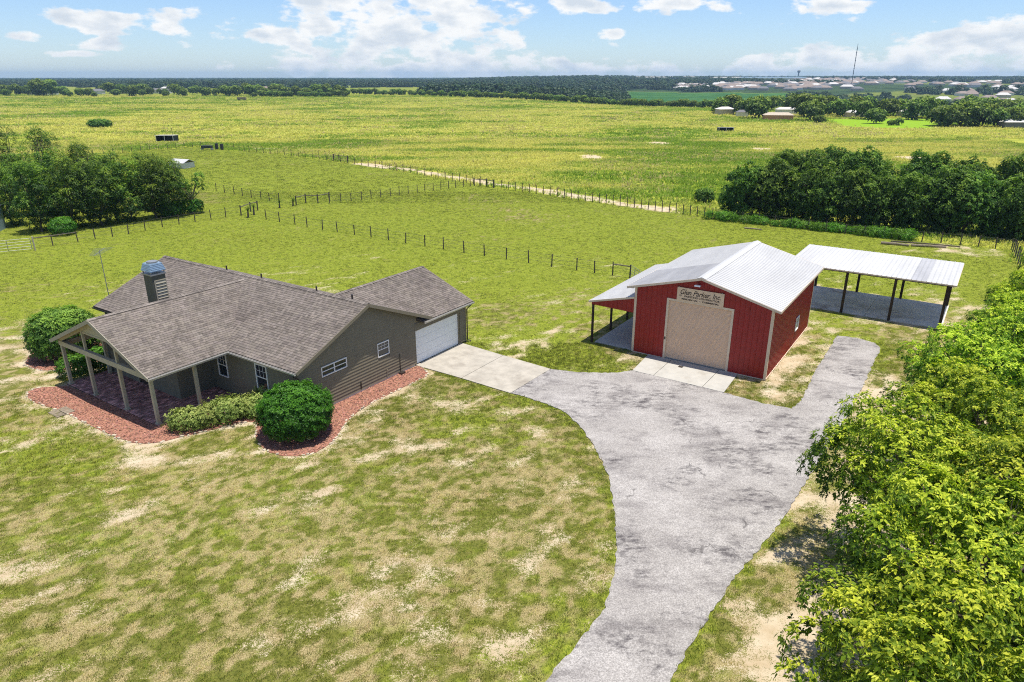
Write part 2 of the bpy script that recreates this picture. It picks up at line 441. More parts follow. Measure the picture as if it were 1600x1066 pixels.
# ------------------------------------------------------------------ outlines of the ground cover
DRIVE_L = [(0.0, 13.0), (0.9, 15.06), (1.92, 16.39), (2.99, 18.02), (3.51, 19.56), (3.82, 21.32), (4.03, 23.33), (4.14, 26.17), (3.84, 28.4), (3.3, 30.61), (2.62, 32.15), (1.68, 33.13), (0.0, 34.35)]
APRON = [HF.w(12.91, -0.02), HF.w(12.41, -6.93), HF.w(8.33, -6.85), HF.w(8.44, -0.02)]
DRIVE = DRIVE_L + [APRON[2], APRON[1], (3.71, 37.2), (4.81, 37.11), (5.92, 37.11)]
BAPRON = [BF.w(1.10, -0.03), BF.w(6.60, -0.03), BF.w(6.72, -2.93), BF.w(1.33, -2.85)]
DRIVE += [BAPRON[3], BAPRON[2], (13.2, 33.05), (14.4, 32.45), (15.2, 33.3), (17.76, 37.58), (21.48, 43.3), (22.5, 42.9), (23.3, 41.95), (23.21, 40.97), (21.4, 38.3), (19.62, 35.58), (17.9, 33.1), (16.7, 31.3), (15.44, 29.63), (14.07, 27.81), (12.17, 25.17), (9.88, 22.09), (7.68, 19.56), (5.7, 16.91), (4.43, 15.06), (3.3, 13.0)]
MULCH = [(-24.75, 35.25), (-26.2, 35.1), (-26.3, 34.4), (-25.5, 33.4), (-23.05, 32.2), (-20.42, 30.45), (-18.1, 28.95), (-16.8, 28.75), (-15.9, 29.35), (-14.6, 30.15), (-13.2, 31.1), (-12.6, 30.9), (-12.25, 29.6), (-11.7, 28.6), (-10.75, 27.75), (-9.5, 27.6), (-8.75, 28.15), (-8.3, 29.3), (-8.3, 30.8), (-7.75, 32.6), (-6.6, 34.3), (-5.3, 36.1), (-4.75, 36.9), (-5.2, 37.9), HF.w(8.45, 0.05), HF.w(0.05, 0.05), HF.w(0.05, 5.2), HF.w(-4.35, 5.3), HF.w(-4.5, 14.2)]
MULCH2 = [(-29.9, 40.4), (-29.0, 38.3), (-27.3, 37.4), (-25.6, 37.7), (-24.6, 39.3), (-25.2, 41.5), (-27.5, 42.4), (-29.4, 41.9)]
def smooth_poly(poly, closed=True, it=2):
    P = [Vector((p[0], p[1])) for p in poly]
    for _ in range(it):
        Q = []
        n = len(P)
        for i in range(n):
            a, b = P[i], P[(i + 1) % n]
            Q += [a * 0.75 + b * 0.25, a * 0.25 + b * 0.75]
        P = Q
    return [(p.x, p.y) for p in P]
MULCH_S = smooth_poly(MULCH, it=1)
HOUSE_FP = [HF.w(-0.2, -0.05), HF.w(13.4, -0.05), HF.w(13.4, 7.6), HF.w(9.4, 7.6), HF.w(9.4, 18.0), HF.w(-0.2, 18.0)]
PATIO = [HF.w(0.0, 5.25), HF.w(0, 14.3), HF.w(-4.45, 14.3), HF.w(-4.45, 5.25)]
BARN_FP = [BF.w(0, 0), BF.w(8.124, 0), BF.w(8.124, 10.715), BF.w(0, 10.715)]
LEAN_FP = [BF.w(-2.65, 0.1), BF.w(0, 0.1), BF.w(0, 10.6), BF.w(-2.65, 10.6)]
CP_FP = [CF.w(0.15, -0.05), CF.w(0.15, 6.1), CF.w(-9.6, 6.1), CF.w(-9.6, -0.05)]
HARD = [DRIVE, APRON, BAPRON, MULCH_S, HOUSE_FP, PATIO, BARN_FP, LEAN_FP, CP_FP, MULCH2]
PADDOCK = [(-110, 130), (-92.7, 155.5), (-83.9, 171.3), (-79.9, 177), (-74.9, 176.8), (-67.9, 170), (-58.2, 164), (-48.9, 157), (-36.4, 146), (-27.3, 137.2), (-16.9, 125.9), (-10.7, 118.5), (-4, 110.6), (5.5, 101.8), (16.6, 91.2), (28.4, 81.5), (39.6, 73.8), (49.4, 67.8), (45.2, 60.3), (80, 40), (80, -20), (-120, -20)]
PATH = [at(*q) for q in ((560, 256), (640, 266), (720, 279), (800, 292), (870, 302), (930, 311), (985, 321), (1040, 328))]
PATHL = [at(*q) for q in ((150, 232), (230, 228), (300, 224), (360, 228), (430, 233))]

# ------------------------------------------------------------------ terrain height
def terrain(x, y):
    x = np.asarray(x, float); y = np.asarray(y, float)
    r = np.hypot(x, y)
    ang = np.arctan2(x, y)
    z = np.zeros_like(x)
    # shallow valley beyond the right-hand field, then the long hill with the subdivision
    wv = sstep(-0.02, 0.22, ang)
    z -= 13 * wv * sstep(330, 900, r) * (1 - sstep(900, 1500, r))
    wh = sstep(-0.12, 0.12, ang)
    z += wh * 9.5 * sstep(950, 2700, r)
    z += 3.0 * sstep(-0.12, -0.02, ang) * (1 - sstep(0.1, 0.2, ang)) * np.exp(-((r - 2300) / 700) ** 2)
    # field undulation
    z += 0.55 * (fbm(x, y, 90.0, 3, 5) - 0.5) * sstep(110, 220, r) * (1 - sstep(900, 1500, r)) * 2
    z += 2.4 * (fbm(x, y, 700.0, 3, 8) - 0.5) * sstep(1200, 2500, r)
    return z

def zones(x, y):
    """sand, lushness, meadow and dryness of the ground at a point (0..1 each)"""
    xr = x * .83 + y * .55; yr = -x * .55 + y * .83
    sand = 0.34 * (fbm(xr * .5, yr, 2.6, 4, 11) - 0.5) + 0.75 * (fbm(xr * .55, yr, .8, 3, 21) - 0.5)
    front = sstep(50, 36, y) * sstep(14, 6, x)
    lush = sstep(34, 62, y)
    big = fbm(x, y, 14, 3, 31)
    s = 0.29 + 0.9 * (big - 0.5) * 0.5 + sand * 1.35 + 0.05 * sstep(44, 34, y)
    s -= 0.10 * sstep(40, 46, y) + 0.22 * sstep(52, 75, y)
    # bare places
    def spot(cx, cy, rx, ry, a):
        return a * np.exp(-(((x - cx) / rx) ** 2 + ((y - cy) / ry) ** 2))
    s += spot(-3.4, 32.7, 1.8, 0.9, 0.22) + spot(-7.2, 31.6, 1.0, 1.8, 0.22) + spot(-5.6, 34.0, 1.0, 1.2, 0.24)
    s += spot(-7.5, 19.9, 0.8, 1.3, 0.30) + spot(-6.9, 20.9, 0.7, 0.9, 0.22) + spot(-9.7, 27.0, 4.0, 1.0, 0.12)
    s += spot(-16.6, 27.4, 2.2, 0.8, 0.2) + spot(-14.0, 22.5, 2, 1, 0.08) + spot(-9.5, 24.6, 1.7, 0.9, 0.22)
    s += spot(8.6, 16.5, 1.5, 2.6, 0.40) + spot(10.3, 19.5, 1.4, 2.8, 0.34) + spot(12.8, 23.5, 1.3, 2.6, 0.30) + spot(20.5, 33, 2.5, 3.5, 0.26)
    s += spot(16.0, 38.0, 2.0, 4.0, 0.17) + spot(18.8, 43.5, 2.5, 3.0, 0.14) + spot(13.9, 34.4, 0.8, 0.8, 0.3)
    s += spot(3.0, 44.0, 3.0, 3.0, 0.08) + spot(-1.0, 43.0, 2.0, 2.5, 0.16) + spot(5.5, 49, 3, 4, 0.08)
    s += spot(44.5, 67.5, 4.2, 2.8, 0.55) + spot(26, 47, 6, 3, 0.05) + spot(33, 51, 3, 5, 0.10)
    msp = 0.0
    s += spot(-27, 36.5, 2.5, 1.2, 0.24) + spot(-30, 44, 4, 3, 0.12)
    for (px, py, rx, ry, a) in ((925, 246, 2.6, 1.8, 0.9), (1030, 225, 3.4, 2.4, 0.9), (1190, 233, 3.2, 1.8, 0.9), (1425, 247, 3.5, 1.5, 0.9)):
        cx, cy = at(px, py); msp = msp + spot(cx, cy, rx, ry * 1.9, 1.4) * (.5 + fbm(x, y, 1.5, 2, 33))
    hd = np.full(np.shape(x), 1e9)
    for P in (MULCH_S, MULCH2): hd = np.minimum(hd, pdist(x, y, P))
    s += 0.42 * np.exp(-hd / 0.35)
    d2 = np.minimum(pdist(x, y, BARN_FP), pdist(x, y, CP_FP)); s += 0.2 * np.exp(-d2 / 0.9)
    dd = pdist(x, y, DRIVE); s -= 0.12 * np.exp(-dd / 0.8) * (x < 9)
    pd = pdist(x, y, PATH, False); s += 0.85 * 1.15 * np.exp(-(pd / 1.9) ** 2)
    pd2 = pdist(x, y, PATHL, False); s += 0.7 * np.exp(-(pd2 / 1.8) ** 2)
    for xs in (0.0,):
        pass
    # meadow outside the paddock fence
    pad = pip(x, y, PADDOCK)
    mead = (~pad).astype(float)
    s = np.where((mead > 0.5) & (pd > 4) & (pd2 > 6), np.minimum(s, s * 0.2 + np.where(s > 0.8, 0.9, 0)), s)
    s = np.maximum(s, msp)
    lushp = 0.62 * lush + 0.05 + 0.55 * (fbm(x, y, 6, 3, 41) - 0.42) + 0.22 * (fbm(x, y, 1.3, 3, 44) - 0.5) + 0.55 * (vnoise(x / .33, y / .3, 45) - 0.5) - 0.13 * sstep(60, 80, y) * sstep(.55, .7, fbm(x, y, 16, 3, 47))
    lushp += spot(-19.5, 28.2, 3.0, 2.0, 0.0) + spot(-22, 28, 4.5, 2.2, 0.45) + spot(0.5, 41, 3.5, 3.2, 0.55) + spot(4, 39.0, 3, 1.8, 0.45) + spot(-3, 31, 2.6, 1.2, 0.3) + spot(-2, 28, 5, 3.0, 0.14)
    lushp += 0.35 * np.exp(-dd / 0.6)
    for off in (0.0, 1.5):                      # two wheel tracks curving round towards the lean-to
        tr_ = [(1.9 + off, 39.0), (1.3 + off, 41.0), (1.6 + off, 43.2), (2.6 + off, 45.4), (4.4 + off, 47.4 - off * .3)]
        lushp += 0.55 * np.exp(-(pdist(x, y, tr_, False) / .28) ** 2)
        s += 0.10 * np.exp(-((pdist(x, y, tr_, False) - .7) / .3) ** 2)
    dry = 0.5 + 0.26 * (fbm(x, y, 5.0, 3, 51) - 0.5) + 0.30 * (fbm(x, y, 1.1, 2, 52) - 0.5) + 0.9 * (vnoise(x / .37, y / .31, 53) - 0.5) + 0.7 * (vnoise(x / .17, y / .15, 54) - 0.5)
    return np.clip(s, 0, 1), np.clip(lushp, 0, 1), mead, np.clip(dry, 0, 1)

# ------------------------------------------------------------------ ground material
def ground_mat():
    m, nt, out = new_mat('ground_grass_and_sand'); g = NT(nt)
    geo = g.n('ShaderNodeNewGeometry'); P = geo.outputs['Position']
    a = g.n('ShaderNodeAttribute', attribute_name='zone'); sp = g.n('ShaderNodeSeparateColor'); g.l(a.outputs['Color'], sp.inputs[0])
    sand, lush, mead = sp.outputs[0], sp.outputs[1], sp.outputs[2]
    dry = a.outputs['Alpha']
    nf = g.noise(P, 6.0, 5, 0.7); nf2 = g.noise(P, 22.0, 3, 0.7); nm = g.noise(P, 0.9, 5, 0.6)
    # mown lawn
    lawn = g.mix(g.range(nf, 0.3, 0.7), (0.075, 0.085, 0.016), (0.18, 0.18, 0.04))
    lawn = g.mix(g.math('MULTIPLY', g.range(g.math('ADD', dry, g.math('MULTIPLY', g.math('SUBTRACT', nf2, 0.5), 0.8)), 0.35, 0.75), 0.8), lawn, g.mix(g.range(nf2, 0.35, 0.65), (0.22, 0.175, 0.075), (0.46, 0.365, 0.20)))
    green = g.mix(g.range(nf, 0.3, 0.7), (0.115, 0.155, 0.016), (0.26, 0.29, 0.035))
    lawn = g.mix(g.range(lush, 0.12, 0.55), lawn, green)
    # meadow: wind-combed patches
    Pm = g.vscale(P, (0.35, 1.0, 1.0), 0.12)
    nb = g.noise(Pm, 0.16, 6, 0.62); nb2 = g.noise(Pm, 0.035, 4, 0.6)
    med = g.mix(g.range(nb, 0.36, 0.62), (0.15, 0.19, 0.018), (0.36, 0.36, 0.055))
    med = g.mix(g.range(nb2, 0.42, 0.62, 0, 0.55), med, (0.20, 0.27, 0.020))
    med = g.mix(g.range(g.noise(Pm, 0.5, 4, 0.7), 0.58, 0.72, 0, 0.7), med, (0.42, 0.37, 0.13))
    c = g.mix(mead, lawn, med)
    # sand showing through
    sv = g.math('ADD', sand, g.math('ADD', g.math('MULTIPLY', g.math('SUBTRACT', nf, 0.5), 1.0), g.math('MULTIPLY', g.math('SUBTRACT', nf2, 0.5), 1.3)))
    sc = g.mix(g.range(nm, 0.3, 0.7), (0.42, 0.325, 0.20), (0.53, 0.45, 0.32))
    sc = g.mix(g.range(nf2, 0.55, 0.75, 0, 0.5), sc, (0.25, 0.19, 0.10))
    c = g.mix(g.range(sv, 0.46, 0.66), c, sc)
    # far woodland floor and groves
    far = g.n('ShaderNodeSeparateXYZ'); g.l(P, far.inputs[0])
    a2 = g.n('ShaderNodeAttribute', attribute_name='farz'); s2 = g.n('ShaderNodeSeparateColor'); g.l(a2.outputs['Color'], s2.inputs[0])
    wood = g.mix(g.range(g.noise(P, 0.02, 6, 0.65), 0.35, 0.65), (0.020, 0.040, 0.014), (0.048, 0.078, 0.024))
    c = g.mix(s2.outputs[0], c, wood)
    c = g.mix(s2.outputs[1], c, g.mix(g.range(g.noise(P, 0.03, 4, 0.6), 0.3, 0.7), (0.025, 0.085, 0.018), (0.05, 0.13, 0.028)))
    c = g.mix(s2.outputs[2], c, (0.20, 0.33, 0.02))
    b = g.n('ShaderNodeBsdfPrincipled'); g.put(c, b.inputs['Base Color']); b.inputs['Roughness'].default_value = 0.95; b.inputs['Specular IOR Level'].default_value = 0.05
    bp = g.n('ShaderNodeBump'); bp.inputs['Strength'].default_value = 0.9; bp.inputs['Distance'].default_value = 0.05
    g.l(g.math('ADD', nf, g.math('MULTIPLY', nf2, 0.6)), bp.inputs['Height']); g.l(bp.outputs[0], b.inputs['Normal'])
    g.l(b.outputs[0], out.inputs[0])
    return m
def axis(core0, core1, step, lo, hi, grow):
    a = list(np.arange(core0, core1 + 1e-6, step))
    s = step; x = a[-1]
    while x < hi: s *= grow; x += s; a.append(x)
    s = step; x = a[0]; b = []
    while x > lo: s *= grow; x -= s; b.append(x)
    return np.array(b[::-1] + a)
GX = axis(-30, 34, 0.22, -8000, 8000, 1.035)
GY = axis(12, 62, 0.22, -300, 8800, 1.022)
XX, YY = np.meshgrid(GX, GY)
X1, Y1 = XX.ravel(), YY.ravel()
Z1 = terrain(X1, Y1)
S, Lh, Md, Dr = zones(X1, Y1)
# small bumps in the open ground
Z1 = Z1 + 0.03 * (fbm(X1, Y1, 1.5, 3, 61) - 0.5) * (Y1 < 70)
# rough pasture relief
Z1 = Z1 + Md * (0.55 * (fbm(X1 * 0.45, Y1, 4.0, 4, 62) - 0.5)) * sstep(900, 300, np.hypot(X1, Y1))
nearhard = np.full(X1.shape, 1e9)
sel = (Y1 < 70) & (np.abs(X1) < 50)
for Pn in HARD:
    dsel = pdist(X1[sel], Y1[sel], Pn); ins = pip(X1[sel], Y1[sel], Pn)
    nearhard[sel] = np.minimum(nearhard[sel], np.where(ins, 0, dsel))
Z1 = np.where(nearhard < 0.35, -0.02, np.where(nearhard < 1.2, np.minimum(Z1, 0.0) + 0.0, Z1))
ANG = np.arctan2(X1, Y1); RR = np.hypot(X1, Y1)
FW = sstep(700, 900, RR) * (0.55 + 0.45 * (fbm(X1, Y1, 300, 3, 71) > 0.45))
FW = np.maximum(FW, sstep(300, 330, RR) * sstep(0.30, 0.36, ANG) * 0.0)
ga = (ANG > 0.155) & (ANG < 0.36) & (RR > 760) & (RR < 1180)
FG = np.where(ga, 1.0, 0.0)
FW = np.where((ANG < -.12) & (RR < 1500), FW * .35, FW)
FW = np.where(ga, 0, FW)
FB = pip(X1, Y1, [at(*q) for q in ((1290, 186), (1460, 184), (1462, 201), (1330, 199))]).astype(float)
V = np.stack([X1, Y1, Z1], 1)
ny, nx = XX.shape
idx = np.arange(nx * ny).reshape(ny, nx)
F = np.stack([idx[:-1, :-1].ravel(), idx[:-1, 1:].ravel(), idx[1:, 1:].ravel(), idx[1:, :-1].ravel()], 1)
gm = np_mesh('ground', V, F, ground_mat(), smooth=True)
za = gm.attributes.new('zone', 'FLOAT_COLOR', 'POINT')
za.data.foreach_set('color', np.stack([S, Lh, Md, Dr], 1).astype(np.float32).ravel())
fa = gm.attributes.new('farz', 'FLOAT_COLOR', 'POINT')
fa.data.foreach_set('color', np.stack([FW, FG, FB, FG * 0 + 1], 1).astype(np.float32).ravel())
tag(link('ground', gm), kind='structure')

# ------------------------------------------------------------------ paving
def flat_poly(name, poly, z, th, mat, kind='structure', jitter=0.0, seed=1, parent=None, sub=0.25):
    rng = random.Random(seed)
    P = []
    n = len(poly)
    for i in range(n):
        a, b = Vector(poly[i]), Vector(poly[(i + 1) % n])
        k = max(1, int((b - a).length / sub)) if jitter else 1
        for j in range(k):
            q = a.lerp(b, j / k)
            if jitter:
                d = (b - a).normalized(); nrm = Vector((-d.y, d.x))
                q = q + nrm * rng.uniform(-jitter, jitter)
            P.append((q.x, q.y))
    tris = geometry.tessellate_polygon([[Vector((p[0], p[1], 0)) for p in P]])
    m = MB(); n = len(P)
    vs = [(p[0], p[1], z) for p in P] + [(p[0], p[1], z - th) for p in P]
    fs = []
    for t in tris:
        a, b, c = [Vector(P[i]) for i in t]
        fs.append(tuple(t) if (b - a).cross(c - a) > 0 else tuple(reversed(t)))
    area = sum(P[i][0] * P[(i + 1) % n][1] - P[(i + 1) % n][0] * P[i][1] for i in range(n))
    for i in range(n):
        j = (i + 1) % n
        fs.append((i, i + n, j + n, j) if area > 0 else (j, j + n, i + n, i))
    m.add(vs, fs)
    o = m.build(name, mat, parent)
    if kind: o['kind'] = kind
    return o
def asphalt_mat():
    m, nt, out = new_mat('worn_grey_asphalt'); g = NT(nt)
    geo = g.n('ShaderNodeNewGeometry'); P = geo.outputs['Position']
    Pr = g.vscale(P, (0.5, 1.05, 1.0), 0.42)
    n1 = g.noise(P, 0.35, 5, 0.6); n2 = g.noise(Pr, 0.9, 7, 0.68); n3 = g.noise(P, 24, 3, 0.75); n4 = g.noise(P, 160, 2, 0.6)
    Pw = g.n('ShaderNodeVectorMath', operation='MULTIPLY_ADD'); nv = g.n('ShaderNodeTexNoise'); g.l(P, nv.inputs['Vector']); nv.inputs['Scale'].default_value = 1.3; nv.inputs['Detail'].default_value = 5
    g.l(nv.outputs['Color'], Pw.inputs[0]); Pw.inputs[1].default_value = (1.4, 1.4, 0); g.l(P, Pw.inputs[2])
    vo = g.n('ShaderNodeTexVoronoi', feature='DISTANCE_TO_EDGE'); vo.inputs['Scale'].default_value = 0.22; g.l(Pw.outputs[0], vo.inputs['Vector'])
    crack = g.math('MULTIPLY', g.range(vo.outputs['Distance'], 0.002, 0.008, 1, 0), g.range(g.noise(P, 0.7, 3), 0.52, 0.64))
    c = g.mix(g.range(n1, 0.3, 0.7), (0.315, 0.298, 0.282), (0.400, 0.382, 0.364))
    c = g.mix(g.range(n2, 0.46, 0.68, 0, 0.66), c, (0.165, 0.152, 0.150))
    st = g.math('MULTIPLY', g.range(g.noise(P, 0.26, 6, 0.66), 0.47, 0.60), g.range(g.noise(Pr, 3.2, 6, 0.75), 0.42, 0.64))
    c = g.mix(g.math('MULTIPLY', st, 0.9), c, (0.075, 0.068, 0.072))
    c = g.mix(g.range(n3, 0.35, 0.7), g.mix(1.0, c, (0.62, 0.61, 0.60), 'MULTIPLY'), g.mix(1.0, c, (1.28, 1.27, 1.25), 'MULTIPLY'))
    c = g.mix(g.range(n4, 0.6, 0.75, 0, 0.35), c, (0.10, 0.095, 0.095))
    c = g.mix(g.math('MULTIPLY', crack, 0.6), c, (0.05, 0.045, 0.045))
    a = g.n('ShaderNodeAttribute', attribute_name='edge')
    c = g.mix(g.math('MULTIPLY', a.outputs['Fac'], 0.55), c, (0.17, 0.15, 0.13))
    b = g.n('ShaderNodeBsdfPrincipled'); g.put(c, b.inputs['Base Color']); b.inputs['Roughness'].default_value = 0.92; b.inputs['Specular IOR Level'].default_value = 0.12
    bp = g.n('ShaderNodeBump'); bp.inputs['Strength'].default_value = 0.5; bp.inputs['Distance'].default_value = 0.012
    g.l(g.math('ADD', n3, n4), bp.inputs['Height']); g.l(bp.outputs[0], b.inputs['Normal']); g.l(b.outputs[0], out.inputs[0])
    return m
M['asphalt'] = asphalt_mat()
flat_poly('driveway', DRIVE, 0.022, 0.12, M['asphalt'], jitter=0.05, seed=4, sub=.18)

def slab_part(parent, fr, u0, u1, v0, v1, z, mat, name='slab', skew=0):
    m = MB(); g_ = 0.012
    m.box(u0 + g_, u1 - g_, v0 + g_, v1 - g_, -0.1, z)
    return m.build(name, mat, parent, bevel=0.008)
def frame_empty(name, fr): return empty(name, fr.o[0], fr.o[1], 0, fr.th)
ap = tag(frame_empty('garage_apron', HF), kind='structure')
MB().hexa([(8.44, -3.42, -.1), (12.62, -3.42, -.1), (12.88, -0.02, -.1), (8.44, -0.02, -.1), (8.44, -3.42, .04), (12.62, -3.42, .04), (12.88, -0.02, .04), (8.44, -0.02, .04)]).build('slab', M['concrete'], ap, bevel=.008)
MB().hexa([(8.33, -6.86, -.1), (12.41, -6.93, -.1), (12.62, -3.45, -.1), (8.44, -3.45, -.1), (8.33, -6.86, .04), (12.41, -6.93, .04), (12.62, -3.45, .04), (8.44, -3.45, .04)]).build('slab', M['concrete'], ap, bevel=.008)
MB().box(8.44, 12.7, -3.448, -3.422, -.1, .02).build('joint', M['gutter_dark'], ap)
bp_ = tag(frame_empty('barn_apron', BF), kind='structure')
def quad_slab(pts, z, mat, parent):
    MB().hexa([(x, y, -.1) for x, y in pts] + [(x, y, z) for x, y in pts]).build('slab', mat, parent, bevel=.008)
quad_slab([(1.33, -2.86), (2.62, -2.88), (2.60, -.015), (1.10, -.015)], .04, M['concrete_white'], bp_)
quad_slab([(2.645, -2.88), (5.50, -2.91), (5.50, -.015), (2.625, -.015)], .04, M['concrete_white'], bp_)
quad_slab([(5.525, -2.91), (6.72, -2.93), (6.60, -.015), (5.525, -.015)], .04, M['concrete_white'], bp_)
MB().box(3.35, 3.62, -0.95, -0.70, .03, .046).build('drain_cover', M['gutter_dark'], bp_)
flat_poly('mulch_bed', MULCH_S, 0.012, 0.08, M['mulch'], jitter=0.03, seed=6)
flat_poly('mulch_ring', smooth_poly(MULCH2, it=1), 0.012, 0.08, M['mulch'], jitter=0.03, seed=7)

# red wood chips, pale edging stones, brick patio: real pieces too small to pick apart
def scatter_chips(name, poly, dens, seed):
    rng = np.random.default_rng(seed)
    xs = [p[0] for p in poly]; ys = [p[1] for p in poly]
    n = int((max(xs) - min(xs)) * (max(ys) - min(ys)) * dens)
    x = rng.uniform(min(xs), max(xs), n); y = rng.uniform(min(ys), max(ys), n)
    k = pip(x, y, poly) & (pdist(x, y, poly) > 0.03); x = x[k]; y = y[k]; n = len(x)
    a = rng.uniform(0, 2 * math.pi, n); L = rng.uniform(.05, .11, n); W = rng.uniform(.02, .045, n); t = rng.uniform(-.5, .5, n); z = rng.uniform(.018, .035, n)
    dx, dy = np.cos(a), np.sin(a)
    P = np.zeros((n, 4, 3))
    for i, (s1, s2) in enumerate(((-1, -1), (1, -1), (1, 1), (-1, 1))):
        P[:, i, 0] = x + dx * L * s1 * .5 - dy * W * s2 * .5
        P[:, i, 1] = y + dy * L * s1 * .5 + dx * W * s2 * .5
        P[:, i, 2] = z + s1 * t * L * .4 + s2 * .004
    F = np.arange(n * 4).reshape(n, 4)
    v = rng.uniform(.35, 1.35, n)[:, None] * np.array([[1, 1, 1]]); v = v * (1 + rng.uniform(-.15, .15, (n, 3)))
    o = link(name, np_mesh(name, P.reshape(-1, 3), F, M['chip'], tint=v)); o['kind'] = 'stuff'
    tag(o, 'red wood chip mulch around the house front', 'mulch'); return o
scatter_chips('mulch_chips', MULCH_S, 150, 3)
o_ = scatter_chips('mulch_chips', MULCH2, 150, 5); o_['label'] = 'red wood chip mulch under the round shrub beside the porch'
def edging(poly, i0, i1, label, seed):
    rng = random.Random(seed); m = MB()
    for i in range(i0, i1):
        a, b = Vector(poly[i % len(poly)]), Vector(poly[(i + 1) % len(poly)])
        L = (b - a).length; k = max(1, int(L / 0.22))
        for j in range(k):
            p = a.lerp(b, (j + .5) / k); d = (b - a).normalized(); ang = math.atan2(d.y, d.x) + rng.uniform(-.6, .6)
            l, w, h = rng.uniform(.05, .13), rng.uniform(.03, .08), rng.uniform(.01, .05)
            if rng.random() < .25: continue
            p = p + Vector((rng.uniform(-.07, .07), rng.uniform(-.07, .07)))
            c, s_ = math.cos(ang), math.sin(ang); t = rng.uniform(.7, 1.15); vs = []
            for zz, kk in ((-.03, 1), (h, .8)):
                for (sx, sy) in ((-1, -1), (1, -1), (1, 1), (-1, 1)):
                    X, Y = sx * l * kk * rng.uniform(.8, 1.1), sy * w * kk * rng.uniform(.8, 1.1)
                    vs.append((p.x + X * c - Y * s_, p.y + X * s_ + Y * c, zz))
            m.hexa(vs, c=(t, t, t, 1))
    o = m.build('edging_stones', M['stone'], color=True)
    tag(o, label, 'edging stones', kind='stuff')
nM = len(MULCH_S)
edging(MULCH_S, 1, 47, 'pale stones edging the red mulch along the front of the house', 3)
edging(MULCH2, 0, len(MULCH2), 'pale stones in a ring round the shrub left of the porch', 5)
patio = tag(frame_empty('patio', HF), kind='structure')
MB().box(-4.45, -.02, 5.25, 14.3, -.08, .03).build('patio_base', M['underlay'], patio)
m = MB(); rng = random.Random(9)
k = 0; v = 5.26
while v < 14.2:
    u = -4.44 - (0.12 if k % 2 else 0)
    while u < -.2:
        t = rng.choice([.65, .85, 1, 1.25, 1.7]) * rng.uniform(.85, 1.15)
        if not (u > -2.05 and v > 7.1): m.box(max(u, -4.44), u + .225, v, v + .112, .02, .052 + rng.uniform(-.004, .006), c=(t, t * rng.uniform(.9, 1.05), t, 1))
        u += .24
    v += .124; k += 1
tag(m.build('pavers', M['paver'], patio, color=True), kind='stuff')
st = empty('stepping_slabs', *HF.w(-6.3, 10.9), 0, HF.th)
tag(st, 'row of weathered paving slabs set in the red mulch before the porch', 'paving slabs')
for i, (a, b) in enumerate(((-.45, -.5), (-.45, .0), (.0, -.5), (.0, .0))):
    MB().box(a, a + .42, b, b + .46, 0, .035 + .004 * (i % 3)).build('slab', M['log'], st, bevel=.01)

# ------------------------------------------------------------------ shingled roof slopes
def clip_poly(poly, a, b, c):          # keep a*x+b*y+c >= 0
    out = []
    for i in range(len(poly)):
        p, q = poly[i], poly[(i + 1) % len(poly)]
        dp = a * p[0] + b * p[1] + c; dq = a * q[0] + b * q[1] + c
        if dp >= 0: out.append(p)
        if (dp >= 0) != (dq >= 0):
            t = dp / (dp - dq); out.append((p[0] + t * (q[0] - p[0]), p[1] + t * (q[1] - p[1])))
    return out
def clip_to(poly, conv):
    n = len(conv); A = sum(conv[i][0] * conv[(i + 1) % n][1] - conv[(i + 1) % n][0] * conv[i][1] for i in range(n))
    cv = conv if A > 0 else conv[::-1]
    for i in range(n):
        p, q = cv[i], cv[(i + 1) % n]; a, b = -(q[1] - p[1]), q[0] - p[0]
        poly = clip_poly(poly, a, b, -(a * p[0] + b * p[1]))
        if len(poly) < 3: return []
    return poly
def shingles(name, O, S, T, conv, parent, seed):
    """tabs laid in courses: O eave corner, S unit along the eave, T unit up the slope, conv polygon in (s,t)"""
    O, S, T = Vector(O), Vector(S).normalized(), Vector(T).normalized(); N = S.cross(T)
    if N.z < 0: N = -N
    rng = random.Random(seed); m = MB(); ex = .16
    s0, s1 = min(p[0] for p in conv), max(p[0] for p in conv); t1 = max(p[1] for p in conv)
    k = 0
    while k * ex < t1:
        s = s0 - rng.uniform(0, .3); rowt = rng.uniform(.94, 1.06)
        while s < s1:
            w = rng.choice([.16, .2, .26]); t = rowt * rng.choice([.76, .9, 1.0, 1.06, 1.14]) * rng.uniform(.93, 1.07)
            pol = clip_to([(s + .006, k * ex), (s + w - .006, k * ex), (s + w - .006, (k + 1) * ex), (s + .006, (k + 1) * ex)], conv)
            s += w
            if len(pol) < 3: continue
            h = rng.uniform(.013, .020)
            top = []
            for (a, b) in pol:
                f = 1 - (b - k * ex) / ex
                top.append(tuple(O + S * a + T * b + N * (.004 + h * f)))
            bot = [tuple(O + S * a + T * b + N * .001) for (a, b) in pol]
            n = len(pol); fs = [tuple(range(n))]
            fs += [(i, i + n, (i + 1) % n + n, (i + 1) % n) for i in range(n) if abs(pol[i][1] - k * ex) < 1e-6 or abs(pol[(i + 1) % n][1] - k * ex) < 1e-6]
            m.add(top + bot, fs, c=(t, t * rng.uniform(.97, 1.0), t * rng.uniform(.94, 1.0), 1))
        k += 1
    o = m.build(name, M['shingle'], parent, color=True); o['kind'] = 'stuff'; return o

